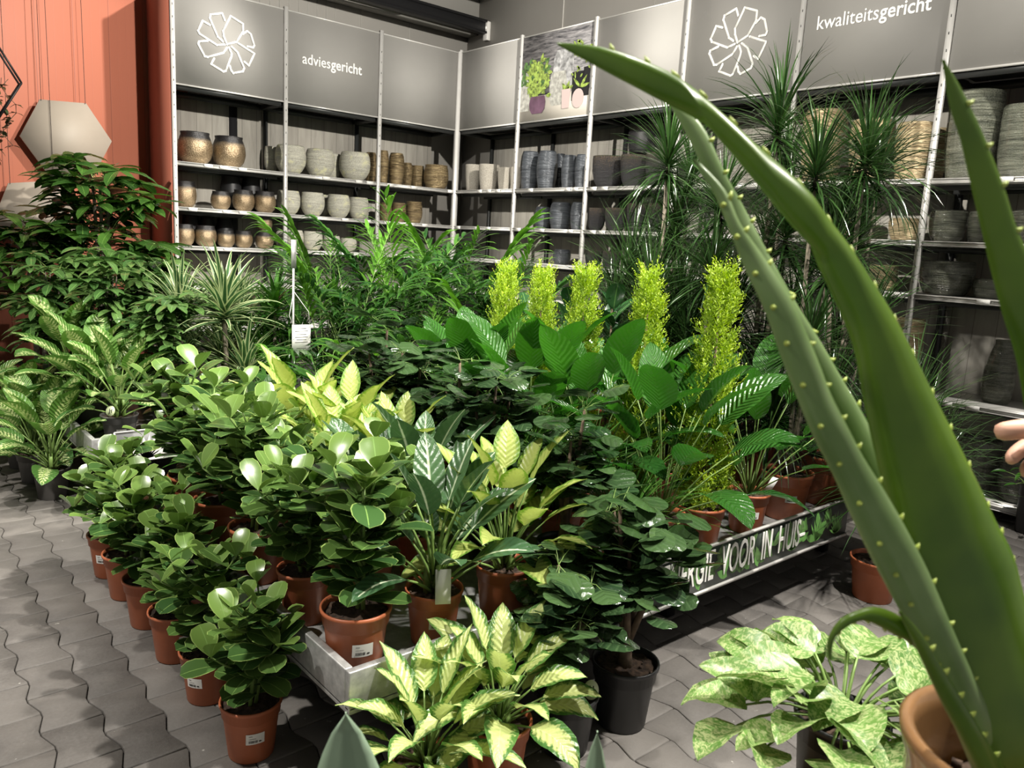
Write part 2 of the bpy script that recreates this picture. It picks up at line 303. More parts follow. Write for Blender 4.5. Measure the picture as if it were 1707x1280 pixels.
ALOE_LEAVES = {
 'arching':[(0.433,0.467,1.651,0.433,0.468,1.653),(0.449,0.436,1.633,0.450,0.438,1.649),(0.470,0.399,1.612,0.468,0.406,1.637),(0.494,0.366,1.592,0.483,0.383,1.624),(0.503,0.347,1.571,0.493,0.364,1.608),(0.523,0.312,1.528,0.511,0.335,1.580),(0.533,0.292,1.506,0.524,0.311,1.558),(0.537,0.284,1.488,0.539,0.294,1.534),(0.548,0.265,1.448,0.553,0.275,1.507),(0.552,0.253,1.411,0.566,0.255,1.475),(0.560,0.244,1.373,0.582,0.241,1.445),(0.568,0.235,1.338,0.599,0.225,1.409),(0.576,0.226,1.302,0.615,0.210,1.376),(0.586,0.215,1.264,0.628,0.199,1.350),(0.602,0.206,1.227,0.648,0.188,1.318),(0.622,0.192,1.183,0.667,0.178,1.290),(0.643,0.176,1.137,0.683,0.168,1.250),(0.665,0.160,1.090,0.705,0.150,1.195),(0.685,0.144,1.042,0.724,0.130,1.125),(0.705,0.132,1.007,0.734,0.116,1.047),],
 'spotted':[(0.463,0.353,1.564,0.465,0.352,1.565),(0.470,0.334,1.537,0.474,0.332,1.545),(0.470,0.322,1.517,0.476,0.318,1.522),(0.476,0.311,1.492,0.486,0.305,1.502),(0.480,0.294,1.464,0.494,0.284,1.473),(0.486,0.283,1.436,0.504,0.266,1.435),(0.492,0.271,1.409,0.510,0.256,1.411),(0.499,0.258,1.381,0.517,0.245,1.390),(0.512,0.248,1.356,0.528,0.237,1.370),(0.524,0.237,1.327,0.543,0.225,1.345),(0.537,0.226,1.299,0.557,0.213,1.319),(0.556,0.216,1.269,0.577,0.202,1.287),(0.575,0.205,1.238,0.597,0.188,1.246),(0.607,0.194,1.192,0.629,0.176,1.198),(0.638,0.182,1.141,0.662,0.163,1.148),(0.670,0.167,1.083,0.692,0.148,1.085),(0.689,0.153,1.034,0.711,0.134,1.036),],
 'rear':[(0.536,0.454,1.635,0.537,0.453,1.636),(0.536,0.436,1.618,0.546,0.428,1.618),(0.542,0.419,1.592,0.553,0.411,1.599),(0.547,0.400,1.560,0.558,0.392,1.566),(0.554,0.387,1.532,0.568,0.378,1.540),(0.559,0.370,1.503,0.572,0.361,1.514),(0.562,0.354,1.476,0.582,0.335,1.472),(0.573,0.335,1.439,0.598,0.313,1.435),(0.584,0.316,1.397,0.607,0.299,1.411),(0.595,0.299,1.363,0.615,0.288,1.392),(0.603,0.284,1.333,0.622,0.277,1.372),(0.611,0.272,1.310,0.630,0.264,1.346),(0.620,0.258,1.282,0.638,0.250,1.318),(0.633,0.246,1.253,0.650,0.240,1.289),(0.650,0.228,1.209,0.667,0.220,1.238),(0.678,0.201,1.142,0.695,0.193,1.172),(0.706,0.173,1.069,0.723,0.162,1.085),(0.714,0.154,1.020,0.730,0.143,1.031),],
 'outer':[(0.546,0.229,1.630,0.547,0.228,1.630),(0.547,0.224,1.611,0.553,0.220,1.616),(0.548,0.219,1.596,0.558,0.211,1.599),(0.551,0.213,1.581,0.563,0.204,1.584),(0.560,0.204,1.548,0.575,0.192,1.554),(0.569,0.197,1.521,0.586,0.183,1.526),(0.577,0.192,1.500,0.599,0.173,1.502),(0.586,0.184,1.472,0.611,0.161,1.467),(0.602,0.176,1.441,0.629,0.150,1.427),(0.616,0.168,1.400,0.646,0.139,1.386),(0.630,0.157,1.349,0.660,0.127,1.335),(0.653,0.149,1.284,0.683,0.120,1.273),(0.675,0.140,1.215,0.703,0.114,1.208),(0.692,0.133,1.136,0.719,0.110,1.134),(0.706,0.129,1.053,0.730,0.108,1.055),],
 'curled':[(0.533,0.243,1.213,0.534,0.242,1.213),(0.533,0.246,1.225,0.537,0.243,1.228),(0.537,0.245,1.236,0.543,0.239,1.237),(0.543,0.241,1.245,0.550,0.234,1.242),(0.554,0.236,1.249,0.559,0.230,1.241),(0.564,0.231,1.251,0.569,0.224,1.236),(0.576,0.225,1.248,0.580,0.217,1.229),(0.589,0.218,1.240,0.592,0.211,1.222),(0.609,0.206,1.224,0.609,0.201,1.205),(0.642,0.189,1.187,0.639,0.187,1.168),(0.672,0.171,1.134,0.669,0.169,1.115),(0.699,0.152,1.069,0.695,0.150,1.049),],
 'narrow':[(0.524,0.197,1.272,0.525,0.196,1.273),(0.535,0.190,1.252,0.540,0.186,1.256),(0.551,0.183,1.226,0.559,0.178,1.231),(0.573,0.177,1.196,0.583,0.170,1.203),(0.603,0.169,1.158,0.615,0.160,1.165),(0.639,0.161,1.112,0.653,0.150,1.120),(0.675,0.149,1.055,0.689,0.139,1.060),],
}
# ------------------------------------------------------------------ materials
plain('terracotta_plastic', (.42, .125, .055), .42, 0, 9, .12, spec=.4)
plain('black_plastic', (.018, .018, .019), .38, 0, 6, .2)
plain('grey_plastic', (.085, .08, .075), .45, 0, 6, .15)
plain('soil', (.045, .027, .017), .95, 0, 60, .8, 1.0)
plain('galvanised', (.42, .42, .41), .42, .55, 35, .25, .1)
plain('steel_white', (.62, .61, .58), .35, .25, 12, .06)
plain('steel_dark', (.035, .037, .036), .45, .3)
plain('black_metal', (.012, .012, .013), .5)
plain('header_grey', (.27, .262, .245), .7, 0, 2.5, .04, spec=.35)
plain('sign_white', (.85, .84, .8), .5)
plain('sign_dark', (.012, .02, .014), .35, 0, 5, .3)
plain('paper', (.78, .77, .73), .6)
plain('print_ink', (.03, .03, .03), .7)
plain('hex_panel', (.37, .32, .26), .6, 0, 4, .04)
plain('wall_grey', (.36, .345, .315), .6, 0, 1.5, .05)
plain('soffit', (.36, .35, .32), .7)
plain('ceiling_dark', (.05, .05, .047), .8)
plain('cord', (.03, .02, .018), .8)
plain('bark', (.12, .085, .055), .85, 0, 35, .45, .8)
plain('bark_grey', (.2, .17, .13), .85, 0, 45, .5, .8)
plain('green_stem', (.17, .27, .07), .45, 0, 20, .2)
plain('cane', (.12, .2, .05), .45, 0, 20, .25)
plain('skin', (.62, .35, .25), .5, 0, 30, .06)
plain('nail', (.75, .5, .42), .3)
plain('shirt_dark', (.03, .03, .04), .8)
plain('bench_wood', (.2, .13, .07), .6, 0, 12, .25)
plain('brown_glaze', (.28, .15, .065), .22, .1, 7, .35, .1, coat=.5)
plain('plum_glass', (.12, .03, .03), .35)
plain('brass', (.5, .36, .16), .35, .8)
plain('cable_box', (.5, .49, .46), .5)
plain('poster_table', (.42, .39, .34), .6)
plain('poster_purple', (.12, .065, .10), .4, 0, 6, .5)
plain('poster_pink', (.5, .4, .38), .6)
plain('poster_leaf', (.22, .3, .06), .6, 0, 40, .8)
plain('poster_leaf_dark', (.07, .14, .04), .6, 0, 50, .6)
plain('poster_vase', (.3, .3, .3), .6, 0, 20, .7)
plain('poster_pale', (.36, .355, .32), .6, 0, 30, .4)

def m_poster_stone():
    t = NT('poster_stone'); f = t.noise(t.scale(t.coord(), (6, 9, 40)), 1.0, 5, .65, .6)
    t.done(t.bsdf(t.mix(t.ramp(f, .35, .65), (.03, .03, .034), (.27, .26, .26)), .6))
m_poster_stone()
def m_red_wall():
    t = NT('red_wall'); x, y, z = t.sep(t.coord())
    g = t.math('FRACT', t.math('MULTIPLY', x, 3.6)); g2 = t.math('FRACT', t.math('MULTIPLY', x, 14.4))
    line = t.math('MAXIMUM', t.ramp(g, .035, .01), t.math('MULTIPLY', t.ramp(g2, .06, .02), .25))
    c = t.mix(t.math('MULTIPLY', line, .55), (.44, .148, .09), (.17, .05, .032))
    t.done(t.bsdf(c, .6, 0, t.bump(t.math('SUBTRACT', 1.0, line), .4, .004)))
m_red_wall()
def m_back_wood():
    t = NT('back_wood'); co = t.coord(); x, y, z = t.sep(co)
    h = t.math('ADD', x, y); g = t.math('FRACT', t.math('MULTIPLY', h, 7.0)); line = t.ramp(g, .05, .015)
    cell = t.math('FLOOR', t.math('MULTIPLY', h, 7.0)); wn = t.n('ShaderNodeTexWhiteNoise', noise_dimensions='1D'); t.link(cell, wn.inputs['W'])
    f = t.noise(t.scale(co, (12, 12, 1.6)), 1.0, 5, .6, .5)
    c = t.mix(t.ramp(f, .3, .7), (.26, .245, .215), (.44, .42, .37))
    c = t.mix(t.math('MULTIPLY', wn.outputs[0], .35), c, (.42, .39, .33))
    c = t.mix(t.math('MULTIPLY', line, .6), c, (.06, .055, .05))
    t.done(t.bsdf(c, .75))
m_back_wood()
def m_paver():
    t = NT('paver'); co = t.coord(); rn = t.sep(t.n('ShaderNodeUVMap', uv_map='rnd').outputs[0])[0]
    f = t.noise(co, 1.3, 4, .6); g = t.noise(co, 90, 4, .7); h = t.noise(co, 420, 2, .7)
    c = t.mix(rn, (.09, .083, .077), (.125, .116, .107))
    c = t.mix(t.ramp(f, .42, .62), c, (.155, .143, .13))
    c = t.mix(t.math('MULTIPLY', t.ramp(t.noise(co, 3.3, 5, .6, 1.0), .58, .66), .45), c, (.075, .07, .066))
    c = t.mix(t.math('MULTIPLY', t.ramp(g, .35, .75), .5), c, (.17, .16, .15))
    c = t.mix(t.ramp(t.noise(co, 34, 2), .73, .76), c, (.34, .33, .3))
    t.done(t.bsdf(c, .62, 0, t.bump(t.math('ADD', g, h), .35, .003), .4))
m_paver()
def m_joint():
    t = NT('joint_sand'); f = t.noise(t.coord(), 5, 4)
    t.done(t.bsdf(t.mix(t.ramp(f, .45, .6), (.018, .017, .016), (.17, .15, .12)), .95))
m_joint()

def potmat(name, kind):
    t = NT(name); co = t.coord(); x, y, z = t.sep(co)
    ring = t.noise(t.scale(co, (1.2, 1.2, 26)), 1.0, 3, .6, .3); fine = t.noise(co, 38, 3, .6); big = t.noise(co, 4, 3)
    if kind == 'bronze':
        f = t.ramp(t.math('ADD', z, t.math('MULTIPLY', big, .1)), .86, .70)
        c = t.mix(f, (.012, .011, .011), t.mix(t.ramp(fine, .35, .65), (.15, .10, .055), (.46, .36, .23)))
        sh = t.bsdf(c, .4, t.math('MULTIPLY', f, .85), t.bump(fine, .3, .02))
    elif kind == 'white':
        f = t.ramp(t.math('ADD', t.math('MULTIPLY', fine, .6), t.math('MULTIPLY', ring, .5)), .4, .68)
        c = t.mix(f, (.24, .23, .2), (.56, .55, .45)); c = t.mix(t.ramp(big, .55, .7), c, (.58, .57, .36))
        sh = t.bsdf(c, .7, 0, t.bump(fine, .5, .02))
    elif kind == 'gold':
        c = t.mix(t.ramp(ring, .35, .65), (.12, .085, .045), (.42, .32, .17)); sh = t.bsdf(c, .34, .6, t.bump(ring, .7, .04))
    elif kind == 'cream':
        c = t.mix(t.ramp(fine, .3, .6), (.17, .155, .13), (.42, .39, .33)); sh = t.bsdf(c, .8, 0, t.bump(fine, .5, .02))
    elif kind == 'blue':
        c = t.mix(t.ramp(ring, .3, .7), (.028, .032, .038), (.095, .105, .118)); sh = t.bsdf(c, .38, .15, t.bump(ring, .5, .03))
    elif kind == 'rough':
        c = t.mix(t.ramp(t.math('ADD', t.math('MULTIPLY', fine, .7), t.math('MULTIPLY', z, .25)), .55, .72), (.035, .034, .036), (.2, .14, .08))
        sh = t.bsdf(c, .5, .2, t.bump(t.math('ADD', fine, ring), .8, .03))
    elif kind == 'pale_gold':
        c = t.mix(t.ramp(ring, .3, .7), (.33, .23, .12), (.82, .68, .42)); sh = t.bsdf(c, .4, .35, t.bump(ring, .8, .04))
    else:
        c = t.mix(t.ramp(ring, .3, .7), (.055, .062, .045), (.24, .25, .19)); sh = t.bsdf(c, .18, .1, t.bump(t.math('ADD', ring, t.math('MULTIPLY', fine, .4)), .9, .04), coat=.6)
    t.done(sh)
for k in ('bronze', 'white', 'gold', 'cream', 'blue', 'rough', 'pale_gold', 'green'): potmat('glaze_' + k, k)
plain('pot_black', (.012, .012, .013), .5, 0, 5, .2)

leafmat('clusia_leaf', (.04, .10, .028), (.17, .28, .06), mid=(.2, .34, .09), midw=.035, edge=(.3, .42, .12), rough=.24, trans=.12, spec=.6)
leafmat('camilla_leaf', (.05, .14, .03), (.10, .22, .045), vein=9, veindepth=.4, var=('centre', (.56, .64, .24), .62), rough=.33, trans=.22, mid=(.62, .7, .3), midw=.03)
leafmat('bright_leaf', (.10, .22, .03), (.2, .34, .05), vein=9, veindepth=.3, var=('centre', (.46, .54, .15), .70), rough=.36, trans=.25)
leafmat('tropic_leaf', (.05, .13, .03), (.13, .27, .05), vein=11, veindepth=.6, var=('splash', (.55, .64, .28), .435), rough=.3, trans=.2, mid=(.25, .4, .1), midw=.03)
leafmat('midrib_leaf', (.04, .10, .045), (.09, .18, .07), vein=8, veindepth=.35, mid=(.62, .7, .5), midw=.075, rough=.3, trans=.15)
leafmat('round_leaf', (.018, .042, .018), (.055, .105, .035), vein=4, veindepth=.3, veincol=(.06, .11, .045), rough=.16, trans=.05, spec=.8, gloss=.7)
leafmat('spath_leaf', (.02, .085, .016), (.06, .2, .025), vein=13, veindepth=.9, rough=.2, trans=.25, spec=.7, gloss=.4)
leafmat('cypress_leaf', (.2, .34, .02), (.46, .60, .05), rough=.55, trans=.3)
leafmat('palm_leaf', (.015, .055, .014), (.10, .24, .03), rough=.2, trans=.22, gloss=.5)
leafmat('marginata_leaf', (.010, .032, .010), (.035, .085, .02), rough=.2, gloss=.6, trans=.12, edge=(.06, .03, .02))
leafmat('striped_leaf', (.03, .085, .03), (.05, .13, .04), var=('margins', (.5, .58, .3), .52), rough=.33, trans=.2)
leafmat('grass_leaf', (.03, .10, .015), (.08, .2, .03), rough=.35, trans=.25)
leafmat('compact_leaf', (.02, .08, .014), (.07, .2, .025), rough=.24, trans=.2, mid=(.1, .25, .04))
leafmat('schefflera_leaf', (.03, .085, .022), (.12, .22, .06), vein=8, veindepth=.15, rough=.22, gloss=.5, trans=.15, mid=(.16, .3, .08))
leafmat('pachira_leaf', (.016, .05, .012), (.06, .14, .022), vein=9, veindepth=.2, rough=.25, trans=.22, mid=(.1, .2, .04))
leafmat('rubber_leaf', (.012, .045, .015), (.03, .09, .025), rough=.2, trans=.08, mid=(.1, .2, .06), spec=.7)
leafmat('pothos_leaf', (.07, .17, .035), (.13, .25, .05), vein=5, veindepth=.08, var=('marble', (.36, .42, .19), .47), rough=.36, trans=.2)
leafmat('ivy_leaf', (.03, .06, .02), (.12, .06, .03), rough=.5, trans=.1)

def m_aloe(name, back):  # back: backlit look put into the colour, a darker saturated green
    t = NT(name); uvn = t.n('ShaderNodeUVMap', uv_map='UVMap').outputs[0]; u, v, _ = t.sep(uvn)
    f = t.noise(t.coord(), 14, 3); g = t.noise(t.scale(uvn, (6, 2, 1)), 1.0, 3)
    c = t.mix(t.ramp(f, .35, .65), (.085, .17, .016) if back else (.17, .27, .09), (.15, .26, .022) if back else (.28, .40, .16))
    c = t.mix(t.math('MULTIPLY', t.ramp(g, .45, .6), .3), c, (.14, .22, .03) if back else (.36, .45, .25))
    p = t.n('ShaderNodeBsdfPrincipled'); t.link(c, p.inputs[0]); p.inputs['Roughness'].default_value = .35
    p.inputs['Subsurface Weight'].default_value = .0; p.inputs['Coat Weight'].default_value = .15
    tr = t.n('ShaderNodeBsdfTranslucent'); tr.inputs[0].default_value = (.28, .5, .03, 1) if back else (.35, .6, .1, 1)
    mx = t.n('ShaderNodeMixShader'); mx.inputs[0].default_value = .22; t.link(p.outputs[0], mx.inputs[1]); t.link(tr.outputs[0], mx.inputs[2])
    t.done(mx.outputs[0])
m_aloe('aloe_flesh_backlit', True); m_aloe('aloe_flesh_grey', False)
plain('aloe_spine', (.5, .62, .12), .4)
plain('agave_leaf', (.26, .36, .25), .45, 0, 6, .15)

# ------------------------------------------------------------------ plant geometry
def leaf(mb, p0, az, el, L, W, a=.6, b=.8, droop=.6, fold=.2, nv=6, nu=2, roll=0, wave=0, rnd=0., dp=1.3, twist=0):
    """one leaf blade as a curved grid; az/el = starting direction, droop = how far it bends down"""
    t = np.linspace(0, 1, nv + 1)
    if a > .3: t = .35 * t + .65 * (.5 - .5 * np.cos(pi * t)) if a < .6 or b < .6 else t
    e = el - droop * t ** dp
    d = np.stack([np.cos(az) * np.cos(e), np.sin(az) * np.cos(e), np.sin(e)], 1)
    seg = (d[1:] + d[:-1]) / 2 * (L * np.diff(t))[:, None]
    c = np.asarray(p0, float) + np.concatenate([[[0, 0, 0]], np.cumsum(seg, 0)])
    side = np.array([-sin(az), cos(az), 0.]); nrm = np.cross(d, side)
    r = roll + twist * t
    S = side * np.cos(r)[:, None] + nrm * np.sin(r)[:, None]; N = -side * np.sin(r)[:, None] + nrm * np.cos(r)[:, None]
    pk = (a / (a + b)); mx = pk ** a * (1 - pk) ** b
    wt = W / 2 * np.clip(t, .004, 1) ** a * np.clip(1 - t, .0, 1) ** b / mx
    if a < .12: wt = W / 2 * (1 - t) ** b
    ks = np.linspace(-1, 1, nu + 1)
    V = []; U = []
    for k in ks:
        off = S * (k * wt * cos(fold))[:, None] + N * (abs(k) * wt * sin(fold))[:, None]
        if wave: off = off + N * (abs(k) * wave * W * np.sin(t * 17 + k * 2 + rnd * 9))[:, None]
        V.append(c + off); U.append(np.stack([np.full(nv + 1, (k + 1) / 2), t], 1))
    V = np.concatenate(V); n1 = nv + 1
    q = [[j * n1 + i, (j + 1) * n1 + i, (j + 1) * n1 + i + 1, j * n1 + i + 1] for j in range(nu) for i in range(nv)]
    mb.add(V, q, None, np.concatenate(U), rnd)
    return c

def arc(p0, az, el, L, droop, n=5):
    t = np.linspace(0, 1, n); e = el - droop * t
    d = np.stack([cos(az) * np.cos(e), sin(az) * np.cos(e), np.sin(e)], 1)
    return np.asarray(p0, float) + np.concatenate([[[0, 0, 0]], np.cumsum((d[1:] + d[:-1]) / 2 * L / (n - 1), 0)]), e[-1]

GA = 2.39996
def P_clusia(R, h0, H):
    f, s = MB(), MB()
    stems = [((R.uniform(-.02, .02), R.uniform(-.02, .02)), R.uniform(-.06, .06), R.uniform(-.06, .06), H) for _ in range(2)]
    def shoot(p, az, el, L, r, first=0):
        pts, _ = arc(p, az, el, L, -.35 if el < 1.2 else 0, 5); s.tube(pts, [r, r * .9, r * .8, r * .65, r * .5], 6)
        n = max(2, int(L / .038))
        for k in range(first, n + 1):
            t = k / n; q = pts[0] + (pts[-1] - pts[0]) * t; i = min(3, int(t * 4)); q = pts[i] + (pts[i + 1] - pts[i]) * (t * 4 - i)
            for z in (0, pi):
                top = t > .8
                leaf(f, q, az + k * pi / 2 + z + R.uniform(-.3, .3), R.uniform(.75, 1.15) if top else R.uniform(.1, .7), R.uniform(.088, .125) * (.85 if top else 1), R.uniform(.066, .09) * (.85 if top else 1), 1.0, .5, R.uniform(.2, .7), .2, 7, 2, R.uniform(-.3, .3), 0, R.random() * (.45) + (.5 if top else 0))
    for (x, y), dx, dy, hh in stems:
        az = R.uniform(0, 6.28); lean = R.uniform(1.35, 1.5)
        shoot((x, y, h0 - .01), az, lean, hh * R.uniform(.85, 1), .006, 1)
        for b in range(5):
            z = h0 + hh * (.12 + .13 * b + R.uniform(0, .08)); a2 = b * GA + R.uniform(-.4, .4)
            t = (z - h0)
            shoot((x + cos(az) * cos(lean) * t, y + sin(az) * cos(lean) * t, z), a2, R.uniform(.35, .9), hh * R.uniform(.32, .55), .0045, 1)
    return [('foliage', f, 'clusia_leaf'), ('stem', s, 'green_stem')]
def P_basal(R, h0, H, n, L, W, mat, a=.62, b=1.0, pet=.5, droop=1.3, lo=.5, hi=1.45, fold=.25, wave=.02, nv=8, nu=4, stem='green_stem', sr=.0045, cane=0):
    f, s = MB(), MB()
    for k in range(n):
        t = k / max(1, n - 1); az = k * GA + R.uniform(-.2, .2); el = hi + (lo - hi) * t ** .8 + R.uniform(-.12, .12)
        pl = H * pet * (1 - .35 * t) * R.uniform(.85, 1.1); zb = h0 - .01 + (cane * (1 - t) if cane else 0)
        p0 = np.array([cos(az) * .012, sin(az) * .012, zb])
        pts, e = arc(p0, az, min(el + .25, 1.5), pl, .35, 4); s.tube(pts, [sr, sr * .9, sr * .7, sr * .5], 5, r=R.random())
        leaf(f, pts[-1], az + R.uniform(-.15, .15), e, L * R.uniform(.8, 1.1), W * R.uniform(.85, 1.1), a, b, droop * R.uniform(.6, 1.1) * (.45 + .55 * t), fold, nv, nu, R.uniform(-.35, .35), wave, min(1, max(0, (1 - t) * .7 + R.uniform(-.1, .3))))
    if cane:
        for j in range(3):
            az = j * 2.1; s.tube([(cos(az) * .02, sin(az) * .02, h0 - .01), (cos(az) * .025, sin(az) * .025, h0 + cane * .6), (cos(az) * .02, sin(az) * .02, h0 + cane)], [.013, .012, .009], 7)
    return [('foliage', f, mat), ('stem', s, stem)]
def P_round(R, h0, H, trunk=.45):
    f, s, tk = MB(), MB(), MB()
    zt = h0 + H * trunk
    tk.tube([(0, 0, h0 - .02), (.004, 0, h0 + .03), (0, .004, h0 + H * .16)], [.026, .021, .018], 9)
    tips = []
    for j in range(5):
        az = j * 1.257 + R.uniform(-.3, .3); r = R.uniform(.04, .09)
        top = np.array([cos(az) * r, sin(az) * r, zt + R.uniform(0, H * .42)])
        midp = np.array([cos(az) * r * .45, sin(az) * r * .45, h0 + H * .32])
        tk.tube([(0, 0, h0 + H * .12), midp, top], [.013, .010, .005], 7); tips += [top, midp * .35 + top * .65, midp * .6 + top * .4 + np.array([R.uniform(-.05, .05), R.uniform(-.05, .05), 0])]
    for k in range(135):
        c = tips[k % len(tips)]; az = R.uniform(0, 6.28); el = R.uniform(-.5, 1.25); pl = R.uniform(.03, .10)
        pts, e = arc(c, az, el, pl, .5, 3); s.tube(pts, [.0016, .0014, .001], 3, False)
        W = R.uniform(.075, .115)
        leaf(f, pts[-1], az, R.uniform(-.25, .6), W * 1.02, W, .45, .42, R.uniform(.1, .5), -.15, 8, 4, R.uniform(-.4, .4), .01, R.random())
    return [('foliage', f, 'round_leaf'), ('petiole', s, 'green_stem'), ('trunk', tk, 'bark')]
def P_straps(R, h0, heads, n, L, W, mat, trunk='bark_grey', tr=.011, lo=-.5, hi=1.5, droop=.9, fold=.15, b=.7, straight=False, nv=5):
    f, tk = MB(), MB()
    for (dx, dy, z) in heads:
        if z > .06: tk.tube([(dx * .15, dy * .15, h0 - .02), (dx * .5, dy * .5, h0 + z * .4), (dx * .95, dy * .95, h0 + z * .85), (dx, dy, h0 + z)], [tr, tr * .95, tr * .85, tr * .7], 8)
        for k in range(n):
            t = k / n; az = k * GA + R.uniform(-.2, .2); el = hi + (lo - hi) * t ** .9 + R.uniform(-.12, .12)
            p = (dx + cos(az) * tr * .5, dy + sin(az) * tr * .5, h0 + z + .03 - .11 * t * (1 if z > .15 else .2))
            leaf(f, p, az, el, L * R.uniform(.75, 1.08) * (1 - .25 * (1 - t) * 0), W * R.uniform(.85, 1.1), .1, b, droop * R.uniform(.35, 1.25), fold, nv, 2, R.uniform(-.25, .25), 0, R.random() * .7 + .3 * (1 - t), twist=R.uniform(-.5, .5))
    out = [('foliage', f, mat)]
    if tk.n: out.append(('trunk', tk, trunk))
    return out
def P_grass(R, h0, n, L, W, mat, spread=.04):
    f = MB()
    for k in range(n):
        az = R.uniform(0, 6.28); r = R.random() * spread
        leaf(f, (cos(az) * r, sin(az) * r, h0 - .01), az + R.uniform(-.4, .4), R.uniform(.9, 1.5), L * R.uniform(.6, 1.1), W, .1, .7, R.uniform(.3, 1.9), .1, 5, 1, 0, 0, R.random())
    return [('foliage', f, mat)]
def P_palm(R, h0, H, nf=16, leafL=.2, fr=.45):
    f, s = MB(), MB()
    for k in range(nf):
        t = k / nf; az = k * GA + R.uniform(-.2, .2); el = 1.5 - .5 * t + R.uniform(-.08, .08); L = H * R.uniform(.8, 1.05) * (1 - .4 * t)
        pts, e = arc((cos(az) * .02, sin(az) * .02, h0 - .01), az, el, L, .4 + .8 * t + R.uniform(0, .35), 13)
        s.tube(pts, np.linspace(.0045, .0012, 13), 4)
        npair = 11
        for j in range(npair + 1):
            u = (1 - fr) + fr * j / npair; i = min(11, int(u * 12)); fr_ = u * 12 - i; p = pts[i] + (pts[i + 1] - pts[i]) * fr_
            d = pts[i + 1] - pts[i]; d /= np.linalg.norm(d); eld = math.asin(max(-1, min(1, d[2])))
            ll = leafL * (sin(pi * min(.97, (j + 2) / (npair + 3))) ** .5) * R.uniform(.85, 1.1)
            for sg in (-1, 1):
                a2 = az + sg * (1.15 - .6 * j / npair) + R.uniform(-.08, .08)
                leaf(f, p, a2, eld * .6 + .25 + R.uniform(-.1, .1), ll, .021 * leafL / .2, .4, .9, R.uniform(.6, 1.7), .2, 5, 2, sg * .25, 0, min(1, R.random() * .4 + (.6 if k < 2 else 0)))
    return [('foliage', f, 'palm_leaf'), ('frond_stem', s, 'green_stem')]
def P_palmate(R, h0, H, n, ll, lw, mat, trunk=.55, pet=.16, nleaf=6, tr=.012, crown=.3):
    f, s, tk = MB(), MB(), MB()
    stems = [(R.uniform(-.03, .03), R.uniform(-.03, .03)) for _ in range(3)]
    for x, y in stems: tk.tube([(x, y, h0 - .01), (x * 1.5, y * 1.2, h0 + H * .5), (x * 2.5, y * 2.2, h0 + H * .9)], [tr, tr * .8, tr * .45], 7)
    for k in range(n):
        x, y = stems[k % 3]; u = trunk + (1 - trunk) * R.random() ** .8; z = h0 + H * .92 * u; az = k * GA + R.uniform(-.4, .4)
        pts, e = arc((x * 2 * u, y * 2 * u, z), az, R.uniform(.1, 1.2), pet * R.uniform(.6, 1.3), .5, 4); s.tube(pts, [.0028, .0025, .002, .0016], 4)
        q = pts[-1]; rr = R.random(); a0 = R.uniform(0, 1)
        for j in range(nleaf):
            aj = az + (j - (nleaf - 1) / 2) * 2 * pi / (nleaf + .8) + R.uniform(-.15, .15)
            leaf(f, q, aj, R.uniform(-.25, .35), ll * R.uniform(.8, 1.1) * (1 if abs(j - (nleaf - 1) / 2) < 2 else .75), lw * R.uniform(.85, 1.1), .75, .75, R.uniform(.3, .9), .22, 6, 2, R.uniform(-.3, .3), 0, min(1, rr * .8 + R.random() * .2))
    return [('foliage', f, mat), ('petiole', s, 'green_stem'), ('trunk', tk, 'bark_grey')]
def P_cypress(R, h0, H, rad):
    f, tk = MB(), MB()
    tk.tube([(0, 0, h0 - .02), (0, 0, h0 + H * .85)], [.011, .003], 7)
    fv = []; fu = []; fr = []
    for k in range(1000):
        u = R.random() ** 1.15 * .97; az = k * GA; env = rad * (1 - u) ** .62 * (.55 + .45 * min(1, u * 7 + .25)) * (1 + .12 * sin(az * 3 + u * 21)) + .008
        z = h0 - .015 + H * u; r0 = env * R.uniform(.25, .8)
        base = np.array([cos(az) * r0, sin(az) * r0, z]); L = R.uniform(.05, .1); rr = R.random()
        pts, e = arc(base, az + R.uniform(-.4, .4), R.uniform(.7, 1.3), L, -.2, 5)
        for j in range(14):
            t = j / 14; i = min(3, int(t * 4)); p = pts[i] + (pts[i + 1] - pts[i]) * (t * 4 - i)
            a2 = R.uniform(0, 6.28); l2 = .026 * (1 - t * .6) * R.uniform(.7, 1.2)
            d = np.array([cos(a2) * .75, sin(a2) * .75, R.uniform(.3, 1.1)]) + np.array([cos(az), sin(az), 0]) * .4; d /= np.linalg.norm(d)
            sd = np.cross(d, [R.uniform(-1, 1), R.uniform(-1, 1), R.uniform(-1, 1)]); sd /= np.linalg.norm(sd) + 1e-9; w2 = .0017
            fv += [p - sd * w2, p + d * l2 * .5 - sd * w2 * 1.5, p + d * l2, p + d * l2 * .5 + sd * w2 * 1.5]; fr += [min(1, max(0, rr * .6 + .4 * t))] * 4
    n = len(fv); mb = f; mb.v.append(np.array(fv)); mb.uv.append(np.tile([.3, .5], (n, 1))); mb.r.append(np.array(fr)); mb.q.append(np.arange(n).reshape(-1, 4)); mb.n = n
    return [('foliage', f, 'cypress_leaf'), ('trunk', tk, 'bark')]
def P_rubber(R, h0, H, n=13):
    f, tk = MB(), MB(); tk.tube([(0, 0, h0 - .02), (.01, 0, h0 + H * .5), (0, .01, h0 + H * .93)], [.009, .008, .005], 7)
    for k in range(n):
        t = k / n; az = k * GA; z = h0 + H * (.45 + .48 * t)
        leaf(f, (0, 0, z), az, .5 + .7 * t + R.uniform(-.2, .2), R.uniform(.15, .21), R.uniform(.08, .1), .6, .5, .5, .2, 7, 2, R.uniform(-.3, .3), 0, R.random())
    return [('foliage', f, 'rubber_leaf'), ('trunk', tk, 'bark')]
